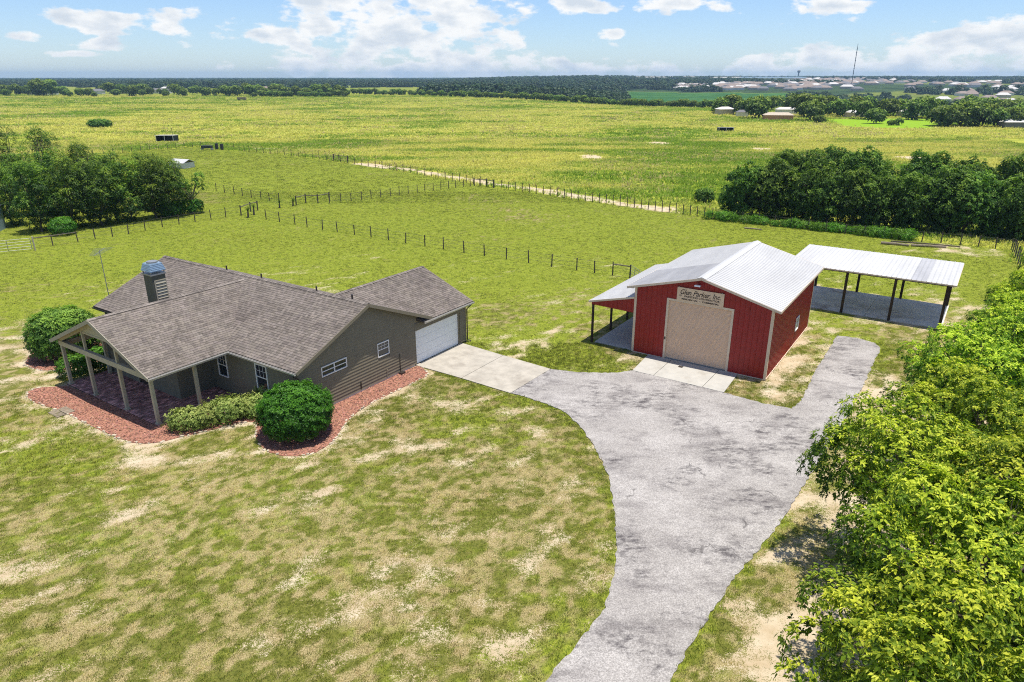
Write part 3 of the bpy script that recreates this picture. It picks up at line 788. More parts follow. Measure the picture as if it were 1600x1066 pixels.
# ------------------------------------------------------------------ the house
uR, OV, OE, LL, ZE, SL = 4.667, .38, .38, 17.97, 2.756, .4235
ZR = ZE + SL * (uR + OE)
PP, VP, WW = 4.714, 9.585, 4.717
ZP = ZE + SL * WW
UG2, VG, ZG, ZEG, UG1 = 13.69, 3.707, 4.37, 2.696, 8.96
SG = (ZG - ZEG) / (VG + OV)
house = tag(frame_empty('house', HF), 'long taupe ranch house with brown shingle roof, front porch and garage wing', 'house')
def roof_slope(O, S, T, conv, seed, under='underlay'):
    O, S, T = Vector(O), Vector(S).normalized(), Vector(T).normalized(); N = S.cross(T)
    if N.z < 0: N = -N
    poly = [O + S * a + T * b for a, b in conv]
    nn = (poly[1] - poly[0]).cross(poly[2] - poly[1])
    if nn.dot(N) < 0: poly = poly[::-1]
    r = MB().slab([tuple(p) for p in poly], .11, d=tuple(-N)).build('roof', M[under], house)
    shingles('shingles', O, S, T, conv, r, seed)
    return r
LT = math.hypot(1, SL); LG = math.hypot(1, SG)
# main front slope, main back slope
roof_slope((-OE, -OV, ZE), (0, 1, 0), (1, 0, SL), [(0, 0), (LL + 2 * OV, 0), (LL + 2 * OV, (uR + OE) * LT), (0, (uR + OE) * LT)], 1)
roof_slope((2 * uR + OE, -OV, ZE), (0, 1, 0), (-1, 0, SL), [(0, 0), (LL + 2 * OV, 0), (LL + 2 * OV, (uR + OE) * LT), (0, (uR + OE) * LT)], 2)
# porch slopes
roof_slope((-PP, VP - WW, ZE), (1, 0, 0), (0, 1, SL), [(0, 0), (PP - OE, 0), (PP - OE + WW, WW * LT), (0, WW * LT)], 3, 'porch_paint')
roof_slope((-PP, VP + WW, ZE), (1, 0, 0), (0, -1, SL), [(0, 0), (PP - OE, 0), (PP - OE + WW, WW * LT), (0, WW * LT)], 4, 'porch_paint')
# garage slopes
roof_slope((UG1, -OV, ZEG), (1, 0, 0), (0, 1, SG), [(0, 0), (UG2 - UG1, 0), (UG2 - UG1, (VG + OV) * LG), (5.95 - UG1, (VG + OV) * LG)], 5)
roof_slope((UG1, 2 * VG + OV, ZEG), (1, 0, 0), (0, -1, SG), [(0, 0), (UG2 - UG1, 0), (UG2 - UG1, (VG + OV) * LG), (5.95 - UG1, (VG + OV) * LG)], 6)
def ridge_caps(p, q, seed):
    rng = random.Random(seed); m = MB(); p, q = Vector(p), Vector(q); d = (q - p).normalized(); L = (q - p).length
    side = d.cross(Vector((0, 0, 1))).normalized(); k = int(L / .2)
    for i in range(k):
        a = p + d * (L * i / k); b = p + d * (L * (i + 1.12) / k); t = rng.uniform(.75, 1.35)
        h0, h1 = .055, .035; w = .15
        vs = [tuple(a + Vector((0, 0, h0))), tuple(b + Vector((0, 0, h1))), tuple(a + side * w + Vector((0, 0, h0 - .42 * w))), tuple(b + side * w + Vector((0, 0, h1 - .42 * w))), tuple(a - side * w + Vector((0, 0, h0 - .42 * w))), tuple(b - side * w + Vector((0, 0, h1 - .42 * w)))]
        m.add(vs, [(0, 1, 3, 2), (1, 0, 4, 5), (0, 2, 4), (1, 5, 3)], c=(t, t, t, 1))
    tag(m.build('ridge_cap', M['shingle'], house, color=True), kind='stuff')
ridge_caps((uR, -OV, ZR), (uR, LL + OV, ZR), 1)
ridge_caps((-PP, VP, ZP), (4.30, VP, ZP), 2)
ridge_caps((5.9, VG, ZG), (UG2, VG, ZG), 3)
# bargeboards and fascia
def board(p, q, w, h, mat, name, off=(0, 0, 0)):
    p = tuple(p[i] + off[i] for i in range(3)); q = tuple(q[i] + off[i] for i in range(3))
    return MB().beam(p, q, w, h).build(name, mat, house)
dz = -.085
for v_, nm in ((-OV - .014, 'near'), (LL + OV + .014, 'far')):
    board((-OE, v_, ZE + dz), (uR, v_, ZR + dz), .026, .17, M['siding'], 'bargeboard')
    board((uR, v_, ZR + dz), (2 * uR + OE, v_, ZE + dz), .026, .17, M['siding'], 'bargeboard')
board((-PP - .014, VP - WW, ZE + dz), (-PP - .014, VP, ZP + dz), .026, .19, M['trim'], 'bargeboard')
board((-PP - .014, VP, ZP + dz), (-PP - .014, VP + WW, ZE + dz), .026, .19, M['trim'], 'bargeboard')
board((UG2 + .014, -OV, ZEG + dz), (UG2 + .014, VG, ZG + dz), .026, .17, M['siding'], 'bargeboard')
board((UG2 + .014, VG, ZG + dz), (UG2 + .014, 2 * VG + OV, ZEG + dz), .026, .17, M['siding'], 'bargeboard')
def gutter(p, q, mat, out):
    p, q = Vector(p), Vector(q); o = Vector(out); m = MB()
    a, b = p + o * .015, q + o * .015
    prof = [(0, 0), (0, -.11), (.08, -.11), (.115, -.02), (.115, .0), (.095, .0), (.07, -.09), (.02, -.09), (.02, 0)]
    vs = [tuple(a + o * x + Vector((0, 0, z - .03))) for x, z in prof] + [tuple(b + o * x + Vector((0, 0, z - .03))) for x, z in prof]
    n = len(prof); m.add(vs, [(i, (i + 1) % n, (i + 1) % n + n, i + n) for i in range(n)] + [tuple(range(n))[::-1], tuple(range(n, 2 * n))])
    return m.build('gutter', mat, house)
gutter((-OE, -OV, ZE), (-OE, VP - WW, ZE), M['gutter_light'], (-1, 0, 0))
gutter((-OE, VP + WW, ZE), (-OE, LL + OV, ZE), M['gutter_dark'], (-1, 0, 0))
gutter((-PP, VP - WW, ZE), (-OE, VP - WW, ZE), M['gutter_light'], (0, -1, 0))
gutter((-PP, VP + WW, ZE), (-OE, VP + WW, ZE), M['gutter_light'], (0, 1, 0))
gutter((UG1, -OV, ZEG), (UG2, -OV, ZEG), M['gutter_light'], (0, -1, 0))
gutter((2 * uR + OE, 2 * VG + OV, ZE), (2 * uR + OE, LL + OV, ZE), M['gutter_dark'], (1, 0, 0))
def downspout(pts): MB().tube(pts, .042, 6).build('downspout', M['gutter_dark'], house)
downspout([(-OE - .06, -.22, ZE - .12), (-OE - .04, -.2, ZE - .25), (-.07, -.08, ZE - .5), (-.07, -.08, .1), (-.25, -.2, .05)])
downspout([(13.45, -OV - .06, ZEG - .12), (13.42, -OV + .05, ZEG - .25), (13.42, -.07, ZEG - .5), (13.42, -.07, .12), (13.5, -.3, .05)])
# soffits
MB().box(-OE + .01, -.01, 0.0, VP - WW, ZE - .20, ZE - .18).build('soffit', M['soffit'], house)
# walls
def gz(u): return min(ZE + SL * (u + OE), ZE + SL * (2 * uR + OE - u)) - .125
WH = ZE - .14
def wall_poly_u(name, pts, v0, v1, mat):       # polygon in (u,z) extruded v0..v1
    m = MB(); n = len(pts); vs = [(u, v0, z) for u, z in pts] + [(u, v1, z) for u, z in pts]
    m.add(vs, [tuple(range(n)), tuple(range(2 * n - 1, n - 1, -1))] + [(i, i + n, (i + 1) % n + n, (i + 1) % n) for i in range(n)])
    return m.build(name, mat, house)
wall_poly_u('gable_wall', [(0, 0), (8.50, 0), (8.50, gz(8.50)), (uR, gz(uR)), (0, gz(0))], .02, .16, M['siding'])
GH = 2.12
MB().box(8.50, 13.36, .02, .16, GH + .06, ZEG - .05).build('garage_wall', M['siding'], house)
MB().box(12.66, 13.36, .02, .16, 0, GH + .06).build('garage_wall', M['siding'], house)
wall_poly_u('garage_wall', [(8.50, ZEG - .06), (9.35, ZEG - .06), (9.3, gz(9.3)), (8.50, gz(8.50))], .021, .159, M['siding'])
MB().box(13.2, 13.36, .16, 7.4, 0, ZEG - .05).build('garage_wall', M['siding'], house)
MB().box(9.2, 13.2, 7.24, 7.4, 0, ZEG - .05).build('garage_wall', M['siding'], house)
m = MB(); m.add([(13.2, 0, ZEG - .06), (13.2, 7.4, ZEG - .06), (13.2, VG, ZG - .13), (13.36, 0, ZEG - .06), (13.36, 7.4, ZEG - .06), (13.36, VG, ZG - .13)], [(0, 2, 1), (3, 4, 5), (0, 3, 5, 2), (2, 5, 4, 1), (1, 4, 3, 0)]); m.build('garage_gable', M['siding'], house)
MB().box(9.18, 9.33, 7.4, LL, 0, WH).build('back_wall', M['siding'], house)
wall_poly_u('far_gable_wall', [(0, 0), (9.33, 0), (9.33, gz(9.33)), (uR, gz(uR)), (0, gz(0))], LL - .15, LL, M['siding'])
MB().box(0, .15, .165, 7.1, 0, WH).build('front_wall', M['stucco'], house)
MB().box(0, .15, 14.1, LL - .16, 0, WH).build('front_wall', M['stucco'], house)
# entry wall that steps out under the porch, with its door opening
MB().box(-2.08, 0, 7.1, 7.25, 0, 2.72).build('entry_side_wall', M['stucco'], house)
MB().box(-2.08, 0, 13.95, 14.1, 0, 2.72).build('entry_side_wall', M['stucco'], house)
ENT = MB(); ENT.box(-2.08, -1.94, 7.25, 10.1, 0, 2.72); ENT.box(-2.08, -1.94, 11.05, 13.95, 0, 2.72); ENT.box(-2.08, -1.94, 10.1, 11.05, 2.1, 2.72)
ENT.build('entry_wall', M['stucco'], house)
dr = MB().box(-2.02, -1.97, 10.1, 11.05, .03, 2.1).build('front_door', M['gutter_dark'], house)
MB().box(-2.05, -2.021, 10.2, 10.23, .95, 1.1).build('handle', M['galv'], dr)
MB().box(-2.1, -2.0, 10.03, 10.1, 0, 2.17).box(-2.1, -2.0, 11.05, 11.12, 0, 2.17).box(-2.1, -2.0, 10.1, 11.05, 2.1, 2.17).build('door_frame', M['trim'], dr)
MB().box(-2.13, -2.085, 11.55, 11.65, 1.55, 1.75).build('wall_lamp', M['gutter_dark'], house)
# lap siding boards on the gable wall and the garage wall: each one a part
PITCHB, LIP = .178, .030
OPEN = [(1.43, 3.16, 1.77, 2.32), (5.42, 6.33, 1.49, 2.31), (8.50, 12.66, -1, GH + .06)]
def siding_rows(u0, u1, ztop_fn, z0, z1, cut):
    k = 0
    while z0 + k * PITCHB < z1:
        zb = z0 + k * PITCHB; zt = min(zb + PITCHB, z1)
        def rng_at(z):
            lo, hi = u0, u1
            if cut:
                if z > gz(0): lo = max(lo, (z + .125 - ZE) / SL - OE)
                hi = min(hi, 2 * uR + OE - (z + .125 - ZE) / SL)
            return lo, hi
        (lb, hb), (lt, ht) = rng_at(zb), rng_at(zt)
        if hb - lb < .15 or ht <= lt: break
        spans = [(lb, hb, lt, ht)]
        for (a, b, c, d) in OPEN:
            if zb < d - .02 and zt > c + .02:
                ns = []
                for (x0, x1, y0, y1) in spans:
                    if b <= x0 or a >= x1: ns.append((x0, x1, y0, y1)); continue
                    if a - x0 > .06: ns.append((x0, a, y0, a))
                    if x1 - b > .06: ns.append((b, x1, b, y1))
                spans = ns
        for (x0, x1, y0, y1) in spans:
            m = MB().hexa([(x0, -LIP, zb), (x1, -LIP, zb), (x1, .019, zb), (x0, .019, zb), (y0, -.001, zt), (y1, -.001, zt), (y1, .019, zt), (y0, .019, zt)])
            m.build('siding_board', M['siding'], house)
        k += 1
siding_rows(.07, 8.50, None, .10, gz(uR), True)
siding_rows(12.73, 13.28, None, .10, ZEG - .08, False)
OPEN = [(8.50, 12.73, -1, GH + .06)]
siding_rows(8.50, 13.28, None, GH + .07, ZEG - .1, False)
MB().box(-.02, .068, -.03, .019, 0, gz(0) + .0).build('corner_trim', M['siding'], house)
MB().box(13.28, 13.375, -.03, .019, 0, ZEG - .1).build('corner_trim', M['siding'], house)
# foundation strip
MB().box(.07, 8.4, -.012, .018, 0, .098).build('foundation', M['concrete_grey'], house)
# garage door: four panel rows
gd = empty('garage_door'); gd.parent = house
for i in range(4):
    z0 = .035 + i * .52
    MB().box(8.56, 12.60, .055, .10, z0, z0 + .512).build('door_panel', M['garage_white'], gd, bevel=.006)
MB().box(8.50, 8.557, -.02, .12, 0, GH + .06).box(12.603, 12.66, -.02, .12, 0, GH + .06).box(8.557, 12.603, -.02, .12, GH + .002, GH + .06).build('door_frame', M['siding'], gd)
# windows
def window(parent, plane, c0, c1, z0, z1, at_, out, units=1, muntin=True, rail=True, name='window'):
    """plane 'u': wall at v=at_ running in u; plane 'v': wall at u=at_ running in v; out = -1 (outward sign)"""
    def bx(m, a0, a1, d0, d1, zz0, zz1):
        if plane == 'u': m.box(a0, a1, at_ + out * d0, at_ + out * d1, zz0, zz1)
        else: m.box(at_ + out * d0, at_ + out * d1, a0, a1, zz0, zz1)
    fw = .055; m = MB()
    bx(m, c0, c0 + fw, .002, .05, z0, z1); bx(m, c1 - fw, c1, .002, .05, z0, z1)
    bx(m, c0 + fw, c1 - fw, .002, .05, z1 - fw, z1); bx(m, c0 + fw, c1 - fw, .002, .06, z0, z0 + fw)
    w = m.build(name, M['white'], parent)
    uw = (c1 - c0 - 2 * fw) / units
    for i in range(units):
        a0 = c0 + fw + i * uw; a1 = a0 + uw
        if i: mm = MB(); bx(mm, a0 - .03, a0 + .03, .003, .049, z0 + fw, z1 - fw); mm.build('mullion', M['white'], w)
        zm = (z0 + z1) / 2
        for (q0, q1, dd, mt) in ((zm, z1 - fw, .012, 'glass'), (z0 + fw, zm, .008, 'glass')):
            mm = MB(); bx(mm, a0, a1, .0045, dd, q0, q1); mm.build('pane', M[mt], w)
        mm = MB(); bx(mm, a0 + .001, a1 - .001, .0125, .035, zm - .022, zm + .022); mm.build('sash_rail', M['white'], w)
        if muntin:
            mm = MB()
            for j in (1, 2): x = a0 + (a1 - a0) * j / 3; bx(mm, x - .008, x + .008, .0125, .02, zm + .022, z1 - fw)
            zz = (zm + .022 + z1 - fw) / 2; bx(mm, a0, a1, .0127, .0205, zz - .008, zz + .008)
            mm.build('muntin', M['white'], w)
    return w
window(house, 'u', 1.43, 3.16, 1.77, 2.32, .015, -1, units=2, muntin=False)
window(house, 'u', 5.42, 6.33, 1.49, 2.31, .015, -1)
window(house, 'v', 2.38, 3.31, .88, 2.32, 0, -1)
window(house, 'v', 5.74, 6.56, .88, 2.20, 0, -1)
# pipes and meter on the gable wall
MB().tube([(7.1, -.06, .12), (7.1, -.06, 1.2)], .02, 6).build('conduit', M['gutter_dark'], house)
MB().tube([(4.0, -.05, .2), (4.0, -.05, .58)], .035, 6).build('conduit', M['gutter_dark'], house)
MB().tube([(6.02, -.05, .1), (6.02, -.05, .6), (6.02, -.1, .6)], .016, 6).build('conduit', M['trim'], house)
MB().box(6.9, 7.25, -.3, -.08, .03, .12).build('hose_reel', M['gutter_dark'], house)
# porch structure
for i, v_ in enumerate((5.48, 8.3, 11.4, 14.05)):
    MB().box(-4.38, -4.22, v_ - .08, v_ + .08, .03, 2.36).box(-4.42, -4.18, v_ - .12, v_ + .12, .03, .12).build('porch_post', M['porch_paint'], house, bevel=.006)
MB().box(-2.1, -1.94, 5.38, 5.54, .03, 2.36).build('porch_post', M['porch_paint'], house, bevel=.006)
MB().box(-2.35, -2.19, 13.75, 13.91, .03, 2.36).build('porch_post', M['porch_paint'], house, bevel=.006)
MB().box(-4.40, -4.20, 5.3, 14.2, 2.362, 2.64).build('porch_beam', M['porch_paint'], house, bevel=.006)
MB().box(-4.198, -.03, 5.38, 5.54, 2.362, 2.64).build('porch_beam', M['porch_paint'], house)
MB().box(-4.198, -.03, 13.78, 13.94, 2.362, 2.64).build('porch_beam', M['porch_paint'], house)
def pz(v): return ZE + SL * (WW - abs(v - VP)) - .135
for v_ in (8.3, 11.4):
    MB().box(-4.36, -4.24, v_ - .06, v_ + .06, 2.642, pz(v_) - .01).build('king_post', M['porch_paint'], house)
for (a, b) in ((VP - WW + .2, VP), (VP, VP + WW - .2)):
    MB().beam((-4.3, a, pz(a) - .07), (-4.3, b, pz(b) - .07), .14, .15).build('rake_beam', M['porch_paint'], house)
m = MB(); zc = 3.70; hw_ = (pz(VP) - zc) / SL
m.add([(-4.26, VP - hw_, zc), (-4.26, VP + hw_, zc), (-4.26, VP, pz(VP)), (-4.32, VP - hw_, zc), (-4.32, VP + hw_, zc), (-4.32, VP, pz(VP))], [(0, 1, 2), (5, 4, 3), (0, 2, 5, 3), (2, 1, 4, 5), (1, 0, 3, 4)])
m.build('gable_panel', M['porch_paint'], house)
MB().box(-4.335, -4.255, VP - 1.75, VP + 1.75, zc - .1, zc - .002).build('collar_beam', M['porch_paint'], house)
# chimney: chase, louvred vent, shoulders and cap
ch = empty('chimney', -.38, 11.0, 0); ch.parent = house
MB().box(0, .80, 0, .80, 2.9, 5.78).build('chase', M['chimney'], ch, bevel=.01)
for i in range(7):
    z = 4.28 + i * .17
    MB().hexa([(.17, -.055, z), (.74, -.055, z), (.74, -.002, z), (.17, -.002, z), (.17, -.012, z + .12), (.74, -.012, z + .12), (.74, -.002, z + .12), (.17, -.002, z + .12)]).build('louvre', M['trim'], ch)
MB().box(.10, .16, -.04, -.002, 4.2, 5.5).box(.745, .79, -.04, -.002, 4.2, 5.5).box(.16, .745, -.04, -.002, 5.45, 5.5).build('louvre_frame', M['trim'], ch)
MB().box(-.05, .85, -.05, .85, 5.781, 5.86).build('flashing', M['galv'], ch)
for (x, y) in ((.02, .02), (.78, .02), (.02, .78), (.78, .78)): MB().box(x - .02, x + .02, y - .02, y + .02, 5.861, 6.02).build('cap_leg', M['galv'], ch)
MB().hexa([(-.06, -.06, 6.0), (.86, -.06, 6.0), (.86, .86, 6.0), (-.06, .86, 6.0), (.06, .06, 6.42), (.74, .06, 6.42), (.74, .74, 6.42), (.06, .74, 6.42)]).build('cap', M['steel_blue'], ch)
for i in range(5):
    z = 6.03 + i * .08; k_ = .12 * (z - 6.0) / .42
    e0 = -.06 + k_ - .012; e1 = .86 - k_ + .012
    MB().box(e0, e1, e0, e1, z, z + .018).build('cap_fin', M['steel_blue'], ch)
MB().tube([(.4, .4, 6.42), (.4, .4, 6.50)], .3, 14).build('cap_lid', M['galv'], ch)
# roof vents on the back slope, seen over the ridge
for (u, v_) in ((5.3, 9.2), (5.3, 12.6), (5.4, 1.6), (5.35, 4.4)):
    z = ZE + SL * (2 * uR + OE - u)
    MB().tube([(u, v_, z - .02), (u, v_, z + .30)], .05, 8).build('vent_pipe', M['gutter_dark'], house)

# ------------------------------------------------------------------ the barn
BW, BL, BE, BR = 8.124, 10.715, 4.218, 5.40
BO, BOF, BOB = .43, .336, .32
BSL = (BR - BE) / (BW / 2 + BO)
barn = tag(frame_empty('barn', BF), 'red metal workshop barn with white ribbed roof, tan roller door and side lean-to', 'barn')
def bz(u): return BR - BSL * abs(u - BW / 2) - .12
def panel_run(length, pos, zlo, zhi, pw=.3048, seed=0, mat=None):
    """ribbed wall sheets, one object each; pos(s,d)->(x,y) with d = outward distance"""
    n = max(1, round(length / pw)); pw = length / n
    for i in range(n):
        s0 = i * pw; segs = [(0, 0), (pw * .36, 0), (pw * .40, .006), (pw * .60, .006), (pw * .64, 0), (pw * .84, 0), (pw * .88, .024), (pw * .97, .024), (pw, 0)]
        m = MB(); vs = []; nn = len(segs)
        for (s, d) in segs:
            x, y = pos(s0 + s, d + .004); vs.append((x, y, zlo(s0 + s)))
        for (s, d) in segs:
            x, y = pos(s0 + s, d + .004); vs.append((x, y, zhi(s0 + s)))
        for (s, d) in (segs[0], segs[-1]):
            x, y = pos(s0 + s, -.02); vs.append((x, y, zlo(s0 + s)))
        for (s, d) in (segs[0], segs[-1]):
            x, y = pos(s0 + s, -.02); vs.append((x, y, zhi(s0 + s)))
        fs = [(j, j + 1, j + 1 + nn, j + nn) for j in range(nn - 1)] + [(2 * nn + 1, 2 * nn, 2 * nn + 2, 2 * nn + 3), (2 * nn, 0, nn, 2 * nn + 2), (nn - 1, 2 * nn + 1, 2 * nn + 3, 2 * nn - 1)]
        m.add(vs, fs); m.build('wall_panel', mat or M['red_metal'], barn)
DL, DR_, DT = 2.12, 5.89, 3.73
f0 = lambda s: .02
panel_run(DL - .1 - .1, lambda s, d: (.1 + s, -d), f0, lambda s: bz(.1 + s))
panel_run(DR_ - DL + .2, lambda s, d: (DL - .1 + s, -d), lambda s: DT + .1, lambda s: bz(DL - .1 + s))
panel_run(BW - .1 - DR_ - .1, lambda s, d: (DR_ + .1 + s, -d), f0, lambda s: bz(DR_ + .1 + s))
panel_run(BL - .2, lambda s, d: (BW + d, .1 + s), f0, lambda s: BE - .0)
panel_run(BL - .2, lambda s, d: (-d, BL - .1 - s), f0, lambda s: BE - .0)
panel_run(BW - .2, lambda s, d: (BW - .1 - s, BL + d), f0, lambda s: bz(BW - .1 - s), pw=.9)
for (x, y) in ((0, 0), (BW, 0), (BW, BL), (0, BL)):
    sx = 1 if x > 0 else -1; sy = 1 if y > 0 else -1
    m = MB(); m.box(x - sx * .11, x + sx * .035, y + sy * .001, y + sy * .035, .02, BE - .05 + (.02 if y == 0 else 0)); m.box(x + sx * .001, x + sx * .035, y - sy * .11, y + sy * .0, .02, BE - .05)
    m.build('corner_trim', M['barn_trim'], barn)
MB().box(.04, DL - .1, -.045, .0, .0, .05).box(DR_ + .1, BW - .04, -.045, 0, 0, .05).build('base_trim', M['barn_trim'], barn)
MB().box(BW, BW + .05, .05, BL - .05, 0, .06).build('base_trim', M['barn_trim'], barn)
# inner liner so the shell is closed
MB().box(.03, BW - .03, .03, BL - .03, .0, .03).build('barn_floor', M['concrete_grey'], barn)
# roller door
rd = empty('roller_door', DL, 0, 0); rd.parent = barn
W_ = DR_ - DL; m = MB(); ns = 52; prof = []
for i in range(ns):
    z = .06 + (DT - .1) * i / ns; hh = (DT - .1) / ns
    prof += [(.05, z), (.036, z + hh * .25), (.030, z + hh * .5), (.036, z + hh * .75)]
prof.append((.05, DT - .04))
vs = [(0.03, y, z) for y, z in prof] + [(W_ - .03, y, z) for y, z in prof]; n = len(prof)
m.add(vs, [(i, i + n, i + n + 1, i + 1) for i in range(n - 1)])
m.build('door_curtain', M['roll_door'], rd)
MB().box(.03, W_ - .03, .015, .055, .042, .10).build('bottom_bar', M['galv'], rd)
MB().box(-.10, .03, -.04, .06, 0, DT + .10).box(W_ - .03, W_ + .10, -.04, .06, 0, DT + .10).box(.03, W_ - .03, -.04, .06, DT - .02, DT + .10).build('door_frame', M['barn_trim'], rd)
MB().box(-.08, .0, -.06, -.041, 1.25, 1.4).build('latch', M['gutter_dark'], rd)
# window on the right side
window(barn, 'v', 6.32, 7.12, 1.02, 1.90, BW + .03, 1)
# main roof sheets
def roof_sheets(parent, O, S, T, length, run, pw=.9, worn=(), name='roof_panel', th=.02, rib=.03, seed=1, mats=('roof_metal', 'roof_worn')):
    O, S, T = Vector(O), Vector(S).normalized(), Vector(T); N = S.cross(T).normalized()
    if N.z < 0: N = -N
    n = max(1, round(length / pw)); pw = length / n
    for i in range(n):
        segs = []
        for r in range(3):
            b = pw * r / 3
            segs += [(b + .002, 0), (b + .022, rib), (b + .052, rib), (b + .072, 0)]
        segs.append((pw, 0))
        vs = []
        for q in (Vector((0, 0, 0)), T * 1.0):
            for (s, h) in segs: vs.append(tuple(O + q + S * (i * pw + s) + N * h))
        nn = len(segs)
        for q in (Vector((0, 0, 0)), T * 1.0):
            for s in (0, pw): vs.append(tuple(O + q + S * (i * pw + s) - N * th))
        a = 2 * nn
        fs = [(j, j + 1, j + 1 + nn, j + nn) for j in range(nn - 1)] + [(a, a + 1, a + 3, a + 2), tuple(list(range(nn)) + [a + 1, a]), tuple(list(range(nn, 2 * nn)) + [a + 3, a + 2]), (0, nn, a + 2, a), (nn - 1, a + 1, a + 3, 2 * nn - 1)]
        m = MB(); m.add(vs, fs)
        me = m.mesh(name, M[mats[1]] if i in worn else M[mats[0]])
        import bmesh
        bm = bmesh.new(); bm.from_mesh(me); bmesh.ops.recalc_face_normals(bm, faces=bm.faces); bm.to_mesh(me); bm.free()
        link(name, me, parent)
roof_sheets(barn, (-BO, -BOF, BE), (0, 1, 0), (BW / 2 + BO, 0, BR - BE), BL + BOF + BOB, 1, worn=(0, 1, 2, 3, 4))
roof_sheets(barn, (BW + BO, -BOF, BE), (0, 1, 0), (-BW / 2 - BO, 0, BR - BE), BL + BOF + BOB, 1)
m = MB(); w_ = .26
m.add([(BW / 2, -BOF - .01, BR + .06), (BW / 2 - w_, -BOF - .01, BR + .035 - w_ * BSL), (BW / 2 + w_, -BOF - .01, BR + .035 - w_ * BSL), (BW / 2, BL + BOB + .01, BR + .06), (BW / 2 - w_, BL + BOB + .01, BR + .035 - w_ * BSL), (BW / 2 + w_, BL + BOB + .01, BR + .035 - w_ * BSL)], [(0, 3, 4, 1), (3, 0, 2, 5), (0, 1, 2), (3, 5, 4)])
m.build('ridge_cap', M['roof_metal'], barn)
for y in (-BOF - .012, BL + BOB + .012):
    MB().beam((-BO, y, BE - .06), (BW / 2, y, BR - .06), .022, .13).build('rake_trim', M['barn_trim'], barn)
    MB().beam((BW / 2, y, BR - .06), (BW + BO, y, BE - .06), .022, .13).build('rake_trim', M['barn_trim'], barn)
MB().box(BW + BO - .01, BW + BO + .012, -BOF, BL + BOB, BE - .13, BE + .005).build('eave_trim', M['barn_trim'], barn)
MB().box(-BO - .012, -BO + .01, -BOF, BL + BOB, BE - .13, BE + .005).build('eave_trim', M['barn_trim'], barn)
MB().box(-BO + .03, -.04, -BOF + .03, BL + BOB - .03, BE - .08, BE - .07).box(BW + .04, BW + BO - .03, -BOF + .03, BL + BOB - .03, BE - .08, BE - .07).build('soffit', M['barn_trim'], barn)
# lean-to on the left
LU, LZ0, LZ1 = -3.06, 2.80, 3.56
roof_sheets(barn, (LU, -.12, LZ0), (0, 1, 0), (-LU - .03, 0, LZ1 - LZ0), BL + .12, 1)
m = MB(); m.add([(LU + .15, -.02, LZ0 - .0), (-.04, -.02, LZ1 - .04), (-.04, -.02, LZ0 - .28), (LU + .15, -.02, LZ0 - .22), (LU + .15, .02, LZ0 - .0), (-.04, .02, LZ1 - .04), (-.04, .02, LZ0 - .28), (LU + .15, .02, LZ0 - .22)], [(0, 3, 2, 1), (4, 5, 6, 7), (0, 1, 5, 4), (1, 2, 6, 5), (2, 3, 7, 6), (3, 0, 4, 7)])
m.build('gable_infill', M['red_metal'], barn)
for i in range(9):
    u = LU + .35 + i * .31
    MB().box(u, u + .025, -.04, -.0205, LZ0 - .26, LZ0 - .02 + (u - LU) * .24).build('infill_rib', M['red_metal'], barn)
MB().beam((LU - .01, -.135, LZ0 - .045), (-.0, -.135, LZ1 - .045), .02, .11).build('rake_trim', M['barn_trim'], barn)
MB().box(LU - .02, LU - .001, -.12, BL, LZ0 - .1, LZ0).build('eave_trim', M['barn_trim'], barn)
MB().box(LU + .14, LU + .26, .0, BL - .1, LZ0 - .26, LZ0 - .05).build('eave_beam', M['post_dark'], barn)
for v_ in (.10, 2.85, 5.5, 8.1, 10.5):
    MB().box(LU + .15, LU + .27, v_ - .06, v_ + .06, 0, LZ0 - .27).build('lean_to_post', M['post_dark'], barn)
for v_ in (2.6, 5.3, 8.0):
    MB().beam((LU + .2, v_, LZ0 - .06), (-.06, v_, LZ1 - .08), .05, .12).build('rafter', M['post_dark'], barn)
for (a, b) in ((.12, 5.55), (5.57, 10.6)):
    MB().box(-2.65, -.05, a, b, -.05, .07).build('lean_to_slab', M['concrete_white'], barn, bevel=.01)
# flood light over the sign
fl = empty('floodlight', 3.86, -.05, 4.86); fl.parent = barn
MB().box(-.05, .05, -.04, .04, -.05, .05).build('mount', M['galv'], fl)
MB().hexa([(-.17, -.34, .02), (.17, -.34, .02), (.14, -.06, -.03), (-.14, -.06, -.03), (-.17, -.32, .10), (.17, -.32, .10), (.14, -.05, .07), (-.14, -.05, .07)]).build('lamp_head', M['white'], fl, bevel=.01)

# ------------------------------------------------------------------ sign
sg = tag(frame_empty('sign', BF), 'tan painted business sign with dark lettering over the roller door', 'sign')
sg.location = (*BF.w(2.62, -.05), 3.83)
sg.rotation_euler = (0, 0, BF.th)
MB().box(0, 2.75, -.045, -.005, 0, .79).build('board', M['sign'], sg, bevel=.006)
for x in (.1, 1.37, 2.6): MB().box(x, x + .05, -.05, -.0, .78, .83).build('bracket', M['galv'], sg)
def lettering(txt, x, z, size, shear=0.0, space=1.0, width=None, bold=0.0, name='lettering'):
    cu = bpy.data.curves.new('lettering', 'FONT'); cu.body = txt; cu.size = size; cu.shear = shear; cu.space_character = space; cu.extrude = .002; cu.offset = bold
    cu.align_x = 'LEFT'; cu.resolution_u = 3
    tmp = bpy.data.objects.new('tmp', cu); COL.objects.link(tmp)
    dg = bpy.context.evaluated_depsgraph_get(); dg.update()
    me = bpy.data.meshes.new_from_object(tmp.evaluated_get(dg)); bpy.data.objects.remove(tmp)
    me.name = name; me.materials.clear(); me.materials.append(M['ink'])
    o = link(name, me, sg); xs = [v.co.x for v in me.vertices]; w0 = max(xs) - min(xs)
    k = width / w0 if width else 1
    o.scale = (k, 1, 1); o.location = (x - min(xs) * k, -.048, z); o.rotation_euler = (R(90), 0, 0)
    return o
